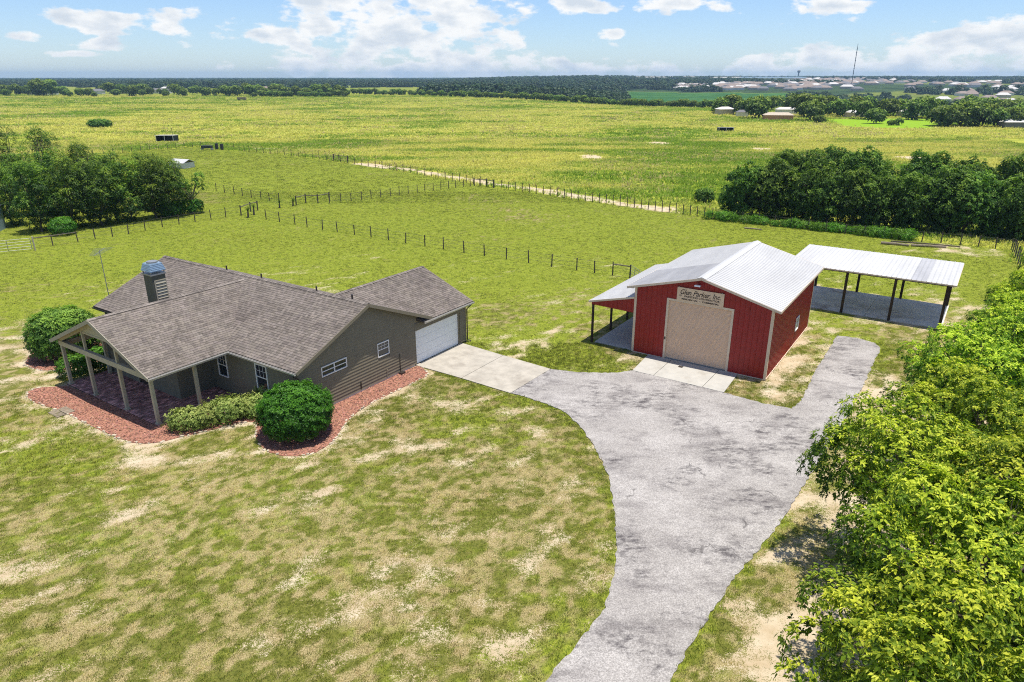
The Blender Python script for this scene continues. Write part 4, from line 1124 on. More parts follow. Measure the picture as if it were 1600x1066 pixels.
lettering('Glen', .20, .40, .42, .35, .95, .66, .004)
lettering('Parker,', .96, .40, .42, .35, .95, 1.02, .004)
lettering('Inc.', 2.10, .40, .42, .35, 1.0, .46, .004)
MB().tube([(.30, -.05, .36), (.22, -.05, .26), (.16, -.05, .30), (.2, -.05, .38)], .012, 5).build('flourish', M['ink'], sg)
lettering('PAINTING CONTRACTOR', .46, .235, .155, 0, 1.0, 2.06, .004)
lettering('RESIDENTIAL', .30, .075, .12, 0, 1.0, .98, .005)
lettering('-', 1.36, .085, .12, 0, 1.0, .08, .005)
lettering('COMMERCIAL', 1.52, .075, .12, 0, 1.0, .98, .005)

# ------------------------------------------------------------------ carport
cp = tag(frame_empty('carport', CF), 'open pole carport with white ribbed roof over a stained concrete slab', 'carport')
CW, CD, CZ1, CZ2, CO = 9.296, 6.03, 3.21, 3.28, .47
MB().box(-9.6, -4.65, -.05, 6.1, -.06, .06).build('floor_slab', M['concrete_grey'], cp, bevel=.01)
MB().box(-4.63, .15, -.05, 6.1, -.06, .06).build('floor_slab', M['concrete_grey'], cp, bevel=.01)
for (d, z) in ((0, CZ1), (CD, CZ2)):
    for i in range(4):
        u = -CW * i / 3
        MB().box(u - .085, u + .085, d - .085, d + .085, 0, z - .25).build('post', M['post_dark'], cp, bevel=.005)
    MB().box(-CW - .3, .3, d - .05, d + .05, z - .248, z - .06).build('eave_beam', M['post_dark'], cp)
for i in range(7):
    u = -CW * i / 6
    MB().box(u - .02, u + .02, -.3, CD + .3, CZ1 - .05, CZ1 - .012).build('rafter', M['post_dark'], cp)
roof_sheets(cp, (-CW - CO - .55, -CO, CZ1), (1, 0, 0), (0, CD + 2 * CO, CZ2 - CZ1), CW + 2 * CO + .55, 1, worn=(9,))
MB().box(-CW - CO - .55, CO, -CO - .02, -CO - .001, CZ1 - .09, CZ1 + .0).box(CO + .001, CO + .02, -CO, CD + CO, CZ1 - .06, CZ1 + .0).build('edge_trim', M['barn_trim'], cp)

# ------------------------------------------------------------------ fences
POST_MESH = MB().tube([(0, 0, -.1), (0, 0, 1.18)], [.058, .052], 8).mesh('post', M['post_wood'])
def wire_fence(label, pts, heights=(.35, .7, 1.05), h=1.0, rails=(), wires=True, rad=.011):
    fx, fy = pts[0]
    root = tag(empty('fence', fx, fy, 0), label, 'fence')
    rng = random.Random(len(pts) * 7 + int(fx))
    for (x, y) in pts:
        o = link('post', POST_MESH, root)
        z = float(terrain(x, y)); k = rng.uniform(.92, 1.08) * h
        o.location = (x - fx, y - fy, z); o.scale = (1, 1, k); o.rotation_euler = (rng.uniform(-.04, .04), rng.uniform(-.04, .04), rng.uniform(0, 6))
    if wires:
        for hh in heights:
            m = MB(); m.tube([(x - fx, y - fy, float(terrain(x, y)) + hh) for x, y in pts], rad, 4); m.build('wire', M['wire'], root)
    for (i, j) in rails:
        a, b = pts[i], pts[j]
        for hh in (1.0,):
            MB().tube([(a[0] - fx, a[1] - fy, hh), (b[0] - fx, b[1] - fy, hh)], .05, 6).build('rail', M['rail_wood'], root)
    return root
def T_(s): return [at(*q) for q in s]
F_right = T_(((416, 343), (437, 347), (461, 351), (480, 355.3), (504, 359), (527, 362.6), (554, 367), (580, 371), (607, 375.5), (634, 380), (664, 385), (693, 389.6), (725, 395), (757, 400), (791, 405.6), (826, 411), (862, 417), (901, 422.5), (929, 427), (957, 430.5), (984, 434.5)))
wire_fence('post and wire fence running from the yucca to the barn', F_right, rails=((19, 20),))
F_left = T_(((54, 388), (83, 384), (122, 378), (149, 374), (176, 370), (201, 366), (227, 360.5), (254, 355), (280, 351), (305, 347), (330, 343.5), (353, 340), (377, 336)))
wire_fence('post and wire fence in front of the left-hand trees', F_left, rails=((0, 1), (1, 2)))
F_mid = T_(((338, 298), (351, 301), (366, 304), (379, 306), (393, 309), (408, 312), (421, 314), (436, 316)))
wire_fence('short run of posts right of the left-hand trees', F_mid)
F_mid2 = T_(((515, 318), (533, 317), (549, 314.5), (565, 312.5), (580, 310.5), (595, 308.5), (610, 306.5), (624, 304.7), (638, 303), (652, 301), (664, 299.6), (677, 298), (689, 296.5), (701, 295), (712, 293.6), (724, 292.2), (735, 291)))
wire_fence('post and wire fence dividing the two paddocks', F_mid2)
F_far1 = T_(((100, 247), (115, 245.4), (130, 244), (146, 242.6), (162, 241.2), (177, 239.7), (192, 238.4), (206, 237), (220, 235.8), (234, 234.4), (248, 233.2), (262, 232), (275, 231), (288, 230.3), (301, 229.6), (314, 229.2), (340, 231), (349, 232), (357, 233), (366, 234), (374, 235), (382, 236)))
wire_fence('fence along the far side of the left paddock', F_far1, h=1.1)
fx_ = []
for i in range(66):
    t = i / 65; px = 390 + (1100 - 390) * t
    key = [(390, 237), (450, 243), (520, 252), (577, 260.5), (650, 272), (700, 281), (745, 289), (800, 298), (860, 306.5), (940, 318), (1000, 326), (1060, 334), (1100, 340)]
    for a, b in zip(key[:-1], key[1:]):
        if a[0] <= px <= b[0]: py = a[1] + (b[1] - a[1]) * (px - a[0]) / (b[0] - a[0])
    fx_.append(at(px, py))
wire_fence('long fence beside the sandy track and the rough meadow', fx_, h=1.1)
F_tr = T_(((1112, 341.5), (1135, 344), (1160, 347), (1185, 350), (1210, 353), (1235, 356), (1262, 359), (1290, 362.5), (1320, 366), (1350, 369), (1380, 372), (1410, 375), (1440, 378), (1470, 380.5), (1500, 383), (1528, 386), (1555, 388.5), (1580, 391)))
wire_fence('fence in front of the dark right-hand tree line', F_tr)
F_end = T_(((1582, 394), (1584, 398), (1586, 403), (1588, 408), (1590, 414), (1592, 420)))
wire_fence('short dark fence end at the right edge by the sandy patch', F_end, h=1.15)
# corner braces and wooden rail frames
def timber_frame(label, pts, top=1.15):
    fx, fy = pts[0]; root = tag(empty('timber_fence_corner', fx, fy), label, 'fence')
    for (x, y) in pts:
        MB().tube([(x - fx, y - fy, -.1), (x - fx, y - fy, top + .1)], .085, 8).build('post', M['post_wood'], root)
    for a, b in zip(pts[:-1], pts[1:]):
        MB().tube([(a[0] - fx, a[1] - fy, top - .1), (b[0] - fx, b[1] - fy, top - .1)], .055, 6).build('rail', M['rail_wood'], root)
timber_frame('four posted timber rail frame between the two paddocks', T_(((463, 321), (478, 317.5), (497, 318), (515, 314.5))))
timber_frame('timber corner brace where the paddock fences meet the track', T_(((741, 290.5), (750, 291.5), (760, 291.8), (771, 294))))
timber_frame('timber corner brace on the far fence left of the track', T_(((522, 250.5), (530, 251.5), (544, 253.5))))
timber_frame('dark timber brace beside the yucca', T_(((377, 337), (392, 331), (403, 329))))
# field gate at the left edge
def field_gate(label, p, q, h=1.25, bars=6, mat='galv'):
    root = tag(empty('field_gate', p[0], p[1]), label, 'gate'); d = (q[0] - p[0], q[1] - p[1])
    for i in range(bars):
        z = .2 + (h - .2) * i / (bars - 1); MB().tube([(0, 0, z), (d[0], d[1], z)], .016, 6).build('bar', M[mat], root)
    for t in (0, .33, .66, 1): MB().tube([(d[0] * t, d[1] * t, .2), (d[0] * t, d[1] * t, h)], .028, 6).build('upright', M[mat], root)
    MB().tube([(d[0] * 1.04, d[1] * 1.04, -.1), (d[0] * 1.04, d[1] * 1.04, h + .15)], .07, 8).build('gate_post', M['far_tan'], root)
field_gate('galvanised bar gate at the left edge of the yard', at(-60, 403), at(51, 392), bars=5)
field_gate('small bar gate behind the barn corner', at(985, 434), at(1004, 447), h=1.1, bars=5)

# ------------------------------------------------------------------ tv antenna
an = empty('tv_antenna', *HF.w(.9, 18.9), 0, HF.th - .55)
tag(an, 'thin television antenna mast standing at the left end of the house', 'antenna')
MB().tube([(0, 0, 0), (0, 0, 5.95)], [.032, .022], 6).build('mast', M['galv'], an)
MB().tube([(-.2, -1.0, 5.85), (.2, 1.0, 5.85)], .016, 5).build('boom', M['galv'], an)
for i in range(9):
    t = -1.0 + i * .25; L = .30 + .035 * i
    MB().tube([(.2 * t - L, t, 5.86), (.2 * t + L, t, 5.86)], .009, 4).build('element', M['galv'], an)
ground_stn = None

# ------------------------------------------------------------------ vegetation
def leaf_cloud(rng, pts, nrm, n_leaf, L, W, droop=.25, spread=1.0, tint0=0.5, tvar=.35, up=0.0):
    """rosettes of leaves at pts (K,3) looking along nrm (K,3) -> verts, faces, tint value per leaf"""
    K = len(pts); P = np.repeat(pts, n_leaf, 0); Nn = np.repeat(nrm, n_leaf, 0); n = len(P)
    Nn = Nn + np.array([0, 0, up]); Nn /= np.linalg.norm(Nn, axis=1)[:, None]
    rv = rng.normal(size=(n, 3)); rv -= (rv * Nn).sum(1)[:, None] * Nn; rv /= np.linalg.norm(rv, axis=1)[:, None] + 1e-9
    d = rv * spread + Nn * rng.uniform(-.1, .7, (n, 1)); d /= np.linalg.norm(d, axis=1)[:, None]
    s = np.cross(d, Nn); s /= np.linalg.norm(s, axis=1)[:, None] + 1e-9
    nn = np.cross(s, d)
    l = L * rng.uniform(.65, 1.2, (n, 1)); w = W * rng.uniform(.7, 1.2, (n, 1))
    base = P + d * l * .08 + rng.normal(size=(n, 3)) * L * .18
    mid = base + d * l * .5 + nn * l * .06
    tip = base + d * l - np.array([0, 0, 1]) * l * droop
    V = np.stack([base, mid + s * w * .5, tip, mid - s * w * .5], 1).reshape(-1, 3)
    F = np.arange(n * 4).reshape(n, 4)
    t = np.repeat(tint0 if np.ndim(tint0) else np.full(K, tint0), n_leaf) + rng.uniform(-tvar, tvar, n)
    return V, F, np.clip(t, 0, 1)
def crown_points(rng, clumps, dens, rugged=.25):
    """points on the outer shells of clumps (cx,cy,cz,r,flat); drops those buried in other clumps"""
    C = np.array(clumps); out_p, out_n = [], []
    for i, (cx, cy, cz, r, fl) in enumerate(C):
        k = max(6, int(dens * 4 * math.pi * r * r))
        n = rng.normal(size=(k, 3)); n /= np.linalg.norm(n, axis=1)[:, None]
        n = n[n[:, 2] > -.45 + rng.uniform(-.2, .2, len(n))]
        rr = r * (1 + rng.normal(size=(len(n), 1)) * rugged * .5)
        p = np.array([cx, cy, cz]) + n * rr * np.array([1, 1, fl])
        keep = np.ones(len(p), bool)
        for j, (dx, dy, dz_, r2, f2) in enumerate(C):
            if j == i: continue
            q = (p - np.array([dx, dy, dz_])) / np.array([1, 1, f2])
            keep &= np.linalg.norm(q, axis=1) > r2 * .72
        out_p.append(p[keep]); out_n.append(n[keep])
    return np.concatenate(out_p), np.concatenate(out_n)
def make_tree(seed, height, radius, zlow, n_clump, cr, dens, L, W, n_leaf, mat, trunk_r=.16, shape='round', tint=(.15, .75), flat=.85, droop=.25, limbs=10, tvar=.28, up=.35):
    rng = np.random.default_rng(seed); clumps = []
    cz0 = (height + zlow) / 2; hz = (height - zlow) / 2
    tries = 0
    while len(clumps) < n_clump and tries < 4000:
        tries += 1
        n = rng.normal(size=3); n /= np.linalg.norm(n)
        q = rng.uniform(.35, 1) ** .6
        r = cr * rng.uniform(.65, 1.25)
        x, y = n[0] * (radius - r * .7) * q, n[1] * (radius - r * .7) * q
        z = cz0 + n[2] * (hz - r * .6) * q
        if shape == 'cone':
            f = 1 - .65 * max(0, (z - zlow) / (height - zlow)); x *= f * 1.2; y *= f * 1.2
        if all((x - c[0]) ** 2 + (y - c[1]) ** 2 + (z - c[2]) ** 2 > (cr * .55) ** 2 for c in clumps):
            clumps.append((x, y, z, r, flat))
    P, N = crown_points(rng, clumps, dens)
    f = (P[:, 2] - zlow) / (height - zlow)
    low = tint[0] + (tint[1] - tint[0]) * np.clip(f * .5 + .5 * np.clip(N[:, 2], 0, 1) + rng.normal(size=len(P)) * .13, 0, 1)  # light painted into the leaf tint: paler high up and on upward sides
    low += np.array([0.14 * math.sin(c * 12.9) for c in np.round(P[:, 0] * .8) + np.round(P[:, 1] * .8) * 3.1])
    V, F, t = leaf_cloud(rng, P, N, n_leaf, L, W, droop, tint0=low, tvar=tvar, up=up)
    fol = np_mesh('foliage', V, F, M[mat], tint=np.repeat(t[:, None], 3, 1))
    m = MB(); r_ = random.Random(seed)
    lean = (r_.uniform(-.3, .3), r_.uniform(-.3, .3))
    fork = max(.8, zlow * .9)
    m.tube([(0, 0, -.15), (lean[0] * .3, lean[1] * .3, fork * .5), (lean[0], lean[1], fork)], [trunk_r * 1.35, trunk_r, trunk_r * .85], 8)
    order = sorted(range(len(clumps)), key=lambda i: -clumps[i][3])[:limbs]
    for i in order:
        c = clumps[i]; a = Vector((lean[0], lean[1], fork)); b = Vector(c[:3]); mid = a.lerp(b, .5) + Vector((r_.uniform(-.3, .3), r_.uniform(-.3, .3), r_.uniform(.0, .5))) * .5
        m.tube([tuple(a), tuple(mid), tuple(b)], [trunk_r * .6, trunk_r * .36, trunk_r * .12], 6)
        for j in range(2):
            e = b + Vector((r_.uniform(-1, 1), r_.uniform(-1, 1), r_.uniform(-.2, 1))) * c[3] * .8
            m.tube([tuple(b.lerp(mid, .3)), tuple(e)], [trunk_r * .18, trunk_r * .05], 5)
    return fol, m.mesh('trunk', M['bark'])
def place_tree(name, meshes, x, y, rot, sc, label, cat='tree', group=None, z=0.0, sz=None):
    root = tag(empty(name, x, y, z, rot), label, cat, group)
    root.scale = (sc, sc, sz or sc)
    f = link('foliage', meshes[0], root); f['kind'] = 'stuff'
    link('trunk', meshes[1], root)
    return root
# -- lime-green trees down the right side of the driveway
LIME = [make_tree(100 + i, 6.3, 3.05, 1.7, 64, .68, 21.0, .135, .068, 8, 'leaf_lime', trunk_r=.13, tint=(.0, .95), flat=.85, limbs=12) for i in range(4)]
RIGHT = [(8.7, 11.0, 1.05, 'lime green tree at the bottom right corner of the view'),
         (11.7, 14.9, 1.05, 'broad lime tree overhanging the bare sand beside the driveway bend'),
         (12.9, 19.9, 1.0, 'lime tree whose crown reaches furthest left over the driveway edge'),
         (15.6, 17.4, 1.1, 'lime tree at the right edge behind the sand-side trees'),
         (17.4, 24.0, 1.0, 'lime tree standing where the driveway widens towards the barn'),
         (19.8, 27.9, .97, 'lime tree midway up the right-hand row'),
         (23.0, 25.2, 1.0, 'lime tree cut off by the right edge, midway up the row'),
         (25.2, 32.8, .9, 'lime tree nearest the end of the asphalt strip'),
         (27.9, 36.2, .88, 'lime tree just in front of the carport side of the row'),
         (31.4, 40.4, .85, 'lime tree beside the right end of the carport'),
         (36.0, 44.6, .85, 'last lime tree of the row, by the sandy patch'),
         (14.0, 9.6, 1.0, 'lime tree low in the bottom right corner, behind the front one'),
         (29.5, 31.0, 1.0, 'lime tree at the right edge level with the asphalt strip'),
         (39.8, 49.5, .8, 'small lime tree at the right edge beyond the carport')]
for i, (x, y, s_, lab) in enumerate(RIGHT):
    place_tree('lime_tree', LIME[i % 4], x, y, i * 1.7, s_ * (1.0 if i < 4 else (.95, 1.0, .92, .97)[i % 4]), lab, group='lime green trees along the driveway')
# -- dark tree line at the right
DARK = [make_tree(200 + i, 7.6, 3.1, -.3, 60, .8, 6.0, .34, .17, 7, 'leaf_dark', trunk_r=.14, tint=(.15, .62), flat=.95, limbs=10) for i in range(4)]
DPOS = []
for i in range(22):
    t = i / 21; px = 1138 + (1720 - 1138) * t
    x, y = at(px, 341 + (px - 1138) * .085)
    r_ = random.Random(i * 5 + 2); DPOS.append((x + r_.uniform(-.4, .8), y + 1.8 + r_.uniform(-.4, 1.0), r_.uniform(.74, .95)))
for i in range(14):
    t = i / 13; px = 1235 + (1740 - 1235) * t
    x, y = at(px, 310 + (px - 1235) * .085)
    r_ = random.Random(i * 9 + 7); DPOS.append((x + r_.uniform(-1, 1), y + 2.4 + r_.uniform(-1, 1), r_.uniform(.78, 1.0)))
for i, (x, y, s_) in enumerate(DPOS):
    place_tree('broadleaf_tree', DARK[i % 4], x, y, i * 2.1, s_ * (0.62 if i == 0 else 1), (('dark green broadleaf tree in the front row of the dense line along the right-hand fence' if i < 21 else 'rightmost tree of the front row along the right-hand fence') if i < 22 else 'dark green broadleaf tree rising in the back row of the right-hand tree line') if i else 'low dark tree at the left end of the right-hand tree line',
               group='dark broadleaf trees along the right fence')
# -- shrubs
def make_shrub(seed, rx, ry, rz, dens, L, W, n_leaf, mat, tint=(.1, .7), rug=.10, knob=.28):
    rng = np.random.default_rng(seed)
    k = int(dens * 4 * math.pi * ((rx * ry * rz) ** (2 / 3)))
    n = rng.normal(size=(k, 3)); n /= np.linalg.norm(n, axis=1)[:, None]; n = n[n[:, 2] > -.55]
    bump = fbm(n[:, 0] * 3 + 9, n[:, 1] * 3 + n[:, 2] * 4, .5, 3, seed)
    sh = 1 + knob * (bump - .5) + rng.normal(size=len(n)) * rug * .4
    e = np.sign(n) * np.abs(n) ** .92
    lay = np.where(rng.random(len(n)) < .35, rng.uniform(.72, .92, len(n)), 1.0); P = e * np.array([rx, ry, rz]) * (sh * lay)[:, None]; P[:, 2] += rz * .93; P[:, 2] = np.maximum(P[:, 2], .05)
    t = tint[0] + (tint[1] - tint[0]) * np.clip(.55 * np.clip(n[:, 2], -.2, 1) + 1.2 * (bump - .35) + .1, 0, 1)  # shading put into the leaf colour: upward sides and knobs paler, hollows darker
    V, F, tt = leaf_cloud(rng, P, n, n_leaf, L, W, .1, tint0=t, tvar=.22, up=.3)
    core = rng.normal(size=(240, 3)); core /= np.linalg.norm(core, axis=1)[:, None]
    fol = np_mesh('foliage', V, F, M[mat], tint=np.repeat(tt[:, None], 3, 1))
    m = MB(); r_ = random.Random(seed)
    for i in range(7):
        a = r_.uniform(0, 6.28); m.tube([(.1 * math.cos(a), .1 * math.sin(a), 0), (rx * .45 * math.cos(a), ry * .45 * math.sin(a), rz * .8), (rx * .75 * math.cos(a), ry * .75 * math.sin(a), rz * 1.35)], [.05, .035, .012], 5)
    return fol, m.mesh('stem', M['bark'])
def place_shrub(name, meshes, x, y, rot, label, cat='shrub', group=None, sc=1):
    root = tag(empty(name, x, y, 0, rot), label, cat, group); root.scale = (sc, sc, sc)
    f = link('foliage', meshes[0], root); f['kind'] = 'stuff'; link('stem', meshes[1], root); return root
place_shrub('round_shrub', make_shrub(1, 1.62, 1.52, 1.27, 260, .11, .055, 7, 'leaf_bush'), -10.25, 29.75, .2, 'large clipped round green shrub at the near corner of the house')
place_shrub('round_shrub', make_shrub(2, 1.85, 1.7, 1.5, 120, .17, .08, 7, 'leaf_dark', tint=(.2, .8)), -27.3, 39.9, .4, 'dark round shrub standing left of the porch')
HED = [make_shrub(20 + i, .85, .7, .50, 200, .10, .05, 6, 'leaf_hedge', tint=(.15, .9), knob=.75, rug=.35) for i in range(3)]
hp = [(-15.8, 30.35), (-15.0, 30.85), (-14.15, 31.35), (-13.35, 31.95), (-12.6, 32.5), (-12.9, 31.75)]
labs = ['low variegated shrub nearest the front porch post', 'low variegated shrub, second from the front porch post', 'low variegated shrub in the middle of the bed before the front wall',
        'low variegated shrub in the bed before the left front window', 'low variegated shrub nearest the right front window', 'small variegated shrub beside the large round shrub']
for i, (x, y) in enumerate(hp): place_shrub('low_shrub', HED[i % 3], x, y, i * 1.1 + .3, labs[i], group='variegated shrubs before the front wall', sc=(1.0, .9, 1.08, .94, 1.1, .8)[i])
HD2 = make_shrub(31, .95, .8, .62, 150, .11, .055, 6, 'leaf_bush', tint=(.2, .85), knob=.3)
for i, (a, b, l_) in enumerate(((-3.5, 15.1, 'clipped hedge shrub at the left porch corner'), (-2.1, 15.2, 'clipped hedge shrub behind the left porch posts'), (-.8, 15.1, 'clipped hedge shrub against the wall left of the porch'))):
    x, y = HF.w(a, b); place_shrub('hedge_shrub', HD2, x, y, i, l_, group='hedge shrubs left of the porch')
# weeds along the right fence
WD = [make_shrub(40 + i, .9, .6, .42, 30, .28, .05, 8, 'leaf_bush', tint=(.4, 1.0), knob=.5, rug=.5) for i in range(2)]
wr = random.Random(5)
for i in range(30):
    px = 1112 + 300 * (i / 29) ** .9; x, y = at(px, 342 + (px - 1112) * .103)
    place_shrub('weed_clump', WD[i % 2], x + wr.uniform(-.2, .2), y - .35 + wr.uniform(-.25, .35), i, 'bright green weed clump growing along the right-hand fence', 'weeds', 'weed clumps along the right fence', sc=wr.uniform(.7, 1.2))
# -- trees at the left
LEFT_A = [make_tree(300 + i, 8.2, 2.7, -.5, 60, .62, 7.5, .34, .09, 8, 'leaf_mid', trunk_r=.12, tint=(.0, .80), flat=1.5, limbs=9, up=.8) for i in range(3)]
WISP = [make_tree(320 + i, 9.0, 1.7, 2.2, 26, .62, 5.5, .30, .07, 7, 'leaf_mid', trunk_r=.13, tint=(.1, .6), flat=1.25, shape='cone', limbs=12, up=1.0) for i in range(2)]
BARE = make_tree(340, 6.5, 3.2, 2.2, 15, .75, 4.0, .3, .13, 7, 'leaf_dark', trunk_r=.16, tint=(.2, .7), limbs=15)
lt = [('A', 66, 362, 8.0, 0, 'feathery grey-green tree nearest the gate at the left'), ('A', 20, 352, 7.5, 3, 'bushy tree cut off by the left edge beyond the gate'), ('A', 118, 356, 8.4, 2, 'bright-tipped bushy tree second from the gate'),
      ('A', 160, 352, 7.8, 1, 'bushy tree in the middle of the left-hand clump, front row'), ('A', 205, 346, 7.6, 4, 'bushy tree right of the middle of the left-hand clump'), ('A', 245, 341, 7.6, 2, 'bushy green tree towards the right end of the left-hand clump'),
      ('A', 95, 335, 8.0, 5, 'bushy tree in the back row behind the gate-side trees'), ('A', 180, 330, 7.8, 6, 'bushy tree in the back row, centre of the clump'), ('A', 225, 326, 7.4, 7, 'bushy tree in the back row towards the right'),
      ('A', 272, 338, 7.0, 8, 'bushy upright tree at the right end of the front row of the left-hand clump'), ('A', 262, 328, 7.4, 9, 'bushy tree at the right end of the back row of the left-hand clump'), ('A', 142, 322, 8.6, 10, 'tallest bushy tree in the back row of the left-hand clump'), ('A', 50, 335, 8.0, 11, 'bushy tree behind the feathery grey-green one'),
      ('W', 28, 318, 9.3, 0, 'tall wispy dark tree rising at the far left'), ('W', 78, 316, 8.6, 1, 'tall wispy tree second from the left edge'), ('W', 148, 340, 7.4, 1, 'wispy upright tree rising from the middle of the clump'), ('W', -5, 325, 7.4, 1, 'wispy tree half out of view at the left edge'),
      ('W', 92, 312, 8.3, 0, 'wispy tree behind the second wispy one'),
      ('B', 300, 334, 5.4, 1, 'sparse tree with bare crooked branches at the right end of the left-hand clump')]
for (k_, px, py, hgt, rr, lab) in lt:
    x, y = at(px, py)
    me_ = {'A': LEFT_A[rr % 3], 'W': WISP[rr % 2], 'B': BARE}[k_]; h0 = {'A': 8.2, 'W': 9.0, 'B': 6.5}[k_]
    s_ = hgt * {'A': .98, 'W': 1.22, 'B': 1.0}[k_] / h0
    place_tree('bushy_tree' if k_ == 'A' else 'wispy_tree' if k_ == 'W' else 'sparse_tree', me_, x, y, rr * 1.3, s_, lab, group='trees in the left-hand clump')
for i, (px, py, l_) in enumerate(((300, 333, 'small low shrub under the sparse tree'), (268, 338, 'low green bush at the foot of the left-hand clump, right part'), (100, 366, 'low green bush at the foot of the left-hand clump by the fence'))):
    x, y = at(px, py); place_shrub('low_bush', HD2, x, y, i, l_, group='bushes under the left-hand trees', sc=1.5)
# yucca / cactus by the fence corner
def yucca(label, x, y, h, seed):
    r_ = random.Random(seed); root = tag(empty('yucca', x, y), label, 'plant')
    MB().tube([(0, 0, 0), (.05, 0, h * .5)], [.12, .09], 7).build('trunk', M['bark'], root)
    m = MB()
    for i in range(60):
        a = r_.uniform(0, 6.28); e = r_.uniform(-.3, 1.3); L = r_.uniform(.5, .8); d = Vector((math.cos(a) * math.cos(e), math.sin(a) * math.cos(e), math.sin(e))); s = Vector((-math.sin(a), math.cos(a), 0)) * .03
        b = Vector((.05, 0, h * .5)); m.add([tuple(b - s), tuple(b + s), tuple(b + d * L)], [(0, 1, 2)], c=(r_.uniform(.1, .7),) * 3 + (1,))
    m.build('leaves', M['leaf_mid'], root, color=True)['kind'] = 'stuff'
yucca('spiky yucca in the fence corner between the paddocks', *at(388, 340), 1.7, 1)
yucca('taller spiky yucca right of the first', *at(397, 336), 2.0, 2)
yucca('dark spiky plant left of the timber rail frame', *at(437, 325), 1.5, 3)
yucca('dark spiky plant touching the timber rail frame', *at(458, 322), 1.3, 4)
# small bush left end of the tree line
place_shrub('round_shrub', make_shrub(50, 1.2, 1.1, .95, 30, .25, .12, 7, 'leaf_dark'), *at(1100, 316), 0, 'small dark bush just left of the right-hand tree line')

# ------------------------------------------------------------------ field objects
def shelter(name, label, x, y, w, d, h, rot, wall, roof, cat='shelter', open_front=True):
    root = tag(empty(name, x, y, float(terrain(x, y)), rot), label, cat)
    m = MB(); m.box(-w / 2, w / 2, d / 2 - .06, d / 2, 0, h); m.box(-w / 2, -w / 2 + .06, -d / 2, d / 2 - .06, 0, h); m.box(w / 2 - .06, w / 2, -d / 2, d / 2 - .06, 0, h)
    if not open_front: m.box(-w / 2 + .06, w / 2 - .06, -d / 2, -d / 2 + .06, 0, h)
    m.build('wall', M[wall], root)
    MB().hexa([(-w / 2 - .2, -d / 2 - .25, h + .15), (w / 2 + .2, -d / 2 - .25, h + .15), (w / 2 + .2, d / 2 + .2, h + .002), (-w / 2 - .2, d / 2 + .2, h + .002), (-w / 2 - .2, -d / 2 - .25, h + .22), (w / 2 + .2, -d / 2 - .25, h + .22), (w / 2 + .2, d / 2 + .2, h + .07), (-w / 2 - .2, d / 2 + .2, h + .07)]).build('roof', M[roof], root)
    for sx in (-1, 0, 1): MB().box(sx * (w / 2 - .1) - .06, sx * (w / 2 - .1) + .06, -d / 2 - .15, -d / 2 - .03, 0, h + .14).build('post', M['far_white'], root)
    return root
x, y = at(262, 221); shelter('field_shelter', 'dark open-fronted field shelter with a pale roof at the edge of the meadow', x, y, 4.6, 3.2, 1.55, .05, 'shed_dark', 'far_white')
pole = tag(empty('pole', *at(271, 220)), 'thin pole standing against the dark field shelter', 'pole'); MB().tube([(0, 0, 0), (0, 0, 3.3)], .06, 6).build('shaft', M['post_wood'], pole)
x, y = at(1133, 205); shelter('field_shelter', 'small dark shelter with a whitish roof alone in the right-hand meadow', x, y, 4.6, 3.0, 1.1, -.1, 'shed_dark', 'roof_worn')
x, y = at(285, 262)
sh = tag(empty('small_shed', x, y, 0, -.4), 'small white-roofed shed behind the sparse tree', 'shed')
MB().box(-1.8, 1.8, -1.3, 1.3, 0, 1.0).build('wall', M['far_white'], sh)
MB().slab([(-2, -1.5, 1.0), (2, -1.5, 1.0), (2, 0, 1.6), (-2, 0, 1.6)], .06).slab([(-2, 0, 1.6), (2, 0, 1.6), (2, 1.5, 1.0), (-2, 1.5, 1.0)], .06).build('roof', M['roof_metal'], sh)
x, y = at(324, 234)
tr = tag(empty('stock_trough', x, y, 0, -.1), 'dark stock trough on a low frame by the far paddock fence', 'trough')
MB().box(-1.2, 1.2, -.5, .5, .35, .95).build('tank', M['shed_dark'], tr); MB().box(-1.3, -1.1, -.5, .5, 0, .35).box(1.1, 1.3, -.5, .5, 0, .35).build('stand', M['galv'], tr)
for i, (px, py, l_) in enumerate(((339, 233, 'dark upright tank right of the stock trough'), (347, 234, 'dark post-like drum furthest right of the stock trough'))):
    t_ = tag(empty('drum', *at(px, py)), l_, 'drum'); MB().tube([(0, 0, 0), (0, 0, 1.3)], .35, 12).build('barrel', M['shed_dark'], t_)
x, y = at(6, 366); shelter('small_barn', 'blue-grey shed at the left edge behind the gate', x - 3.4, y + 1, 4.2, 3.5, 2.6, .3, 'steel_blue', 'far_roof_grey', 'shed', False)
bs = make_shrub(60, 3.6, 2.4, 1.25, 6, .7, .4, 6, 'leaf_dark')
x, y = at(157, 199); place_shrub('field_bush', bs, x, y, 0, 'lone dark bush out in the left meadow')
x, y = at(378, 157); bx_ = tag(empty('hay_wagon', x, y, 0), 'tiny dark hay wagon far out in the meadow', 'wagon'); MB().box(-3, 3, -1.2, 1.2, .6, 2.2).build('load', M['log'], bx_); MB().tube([(-2, -1.25, .45), (-2, 1.25, .45)], .45, 10).tube([(2, -1.25, .45), (2, 1.25, .45)], .45, 10).build('wheels', M['shed_dark'], bx_)
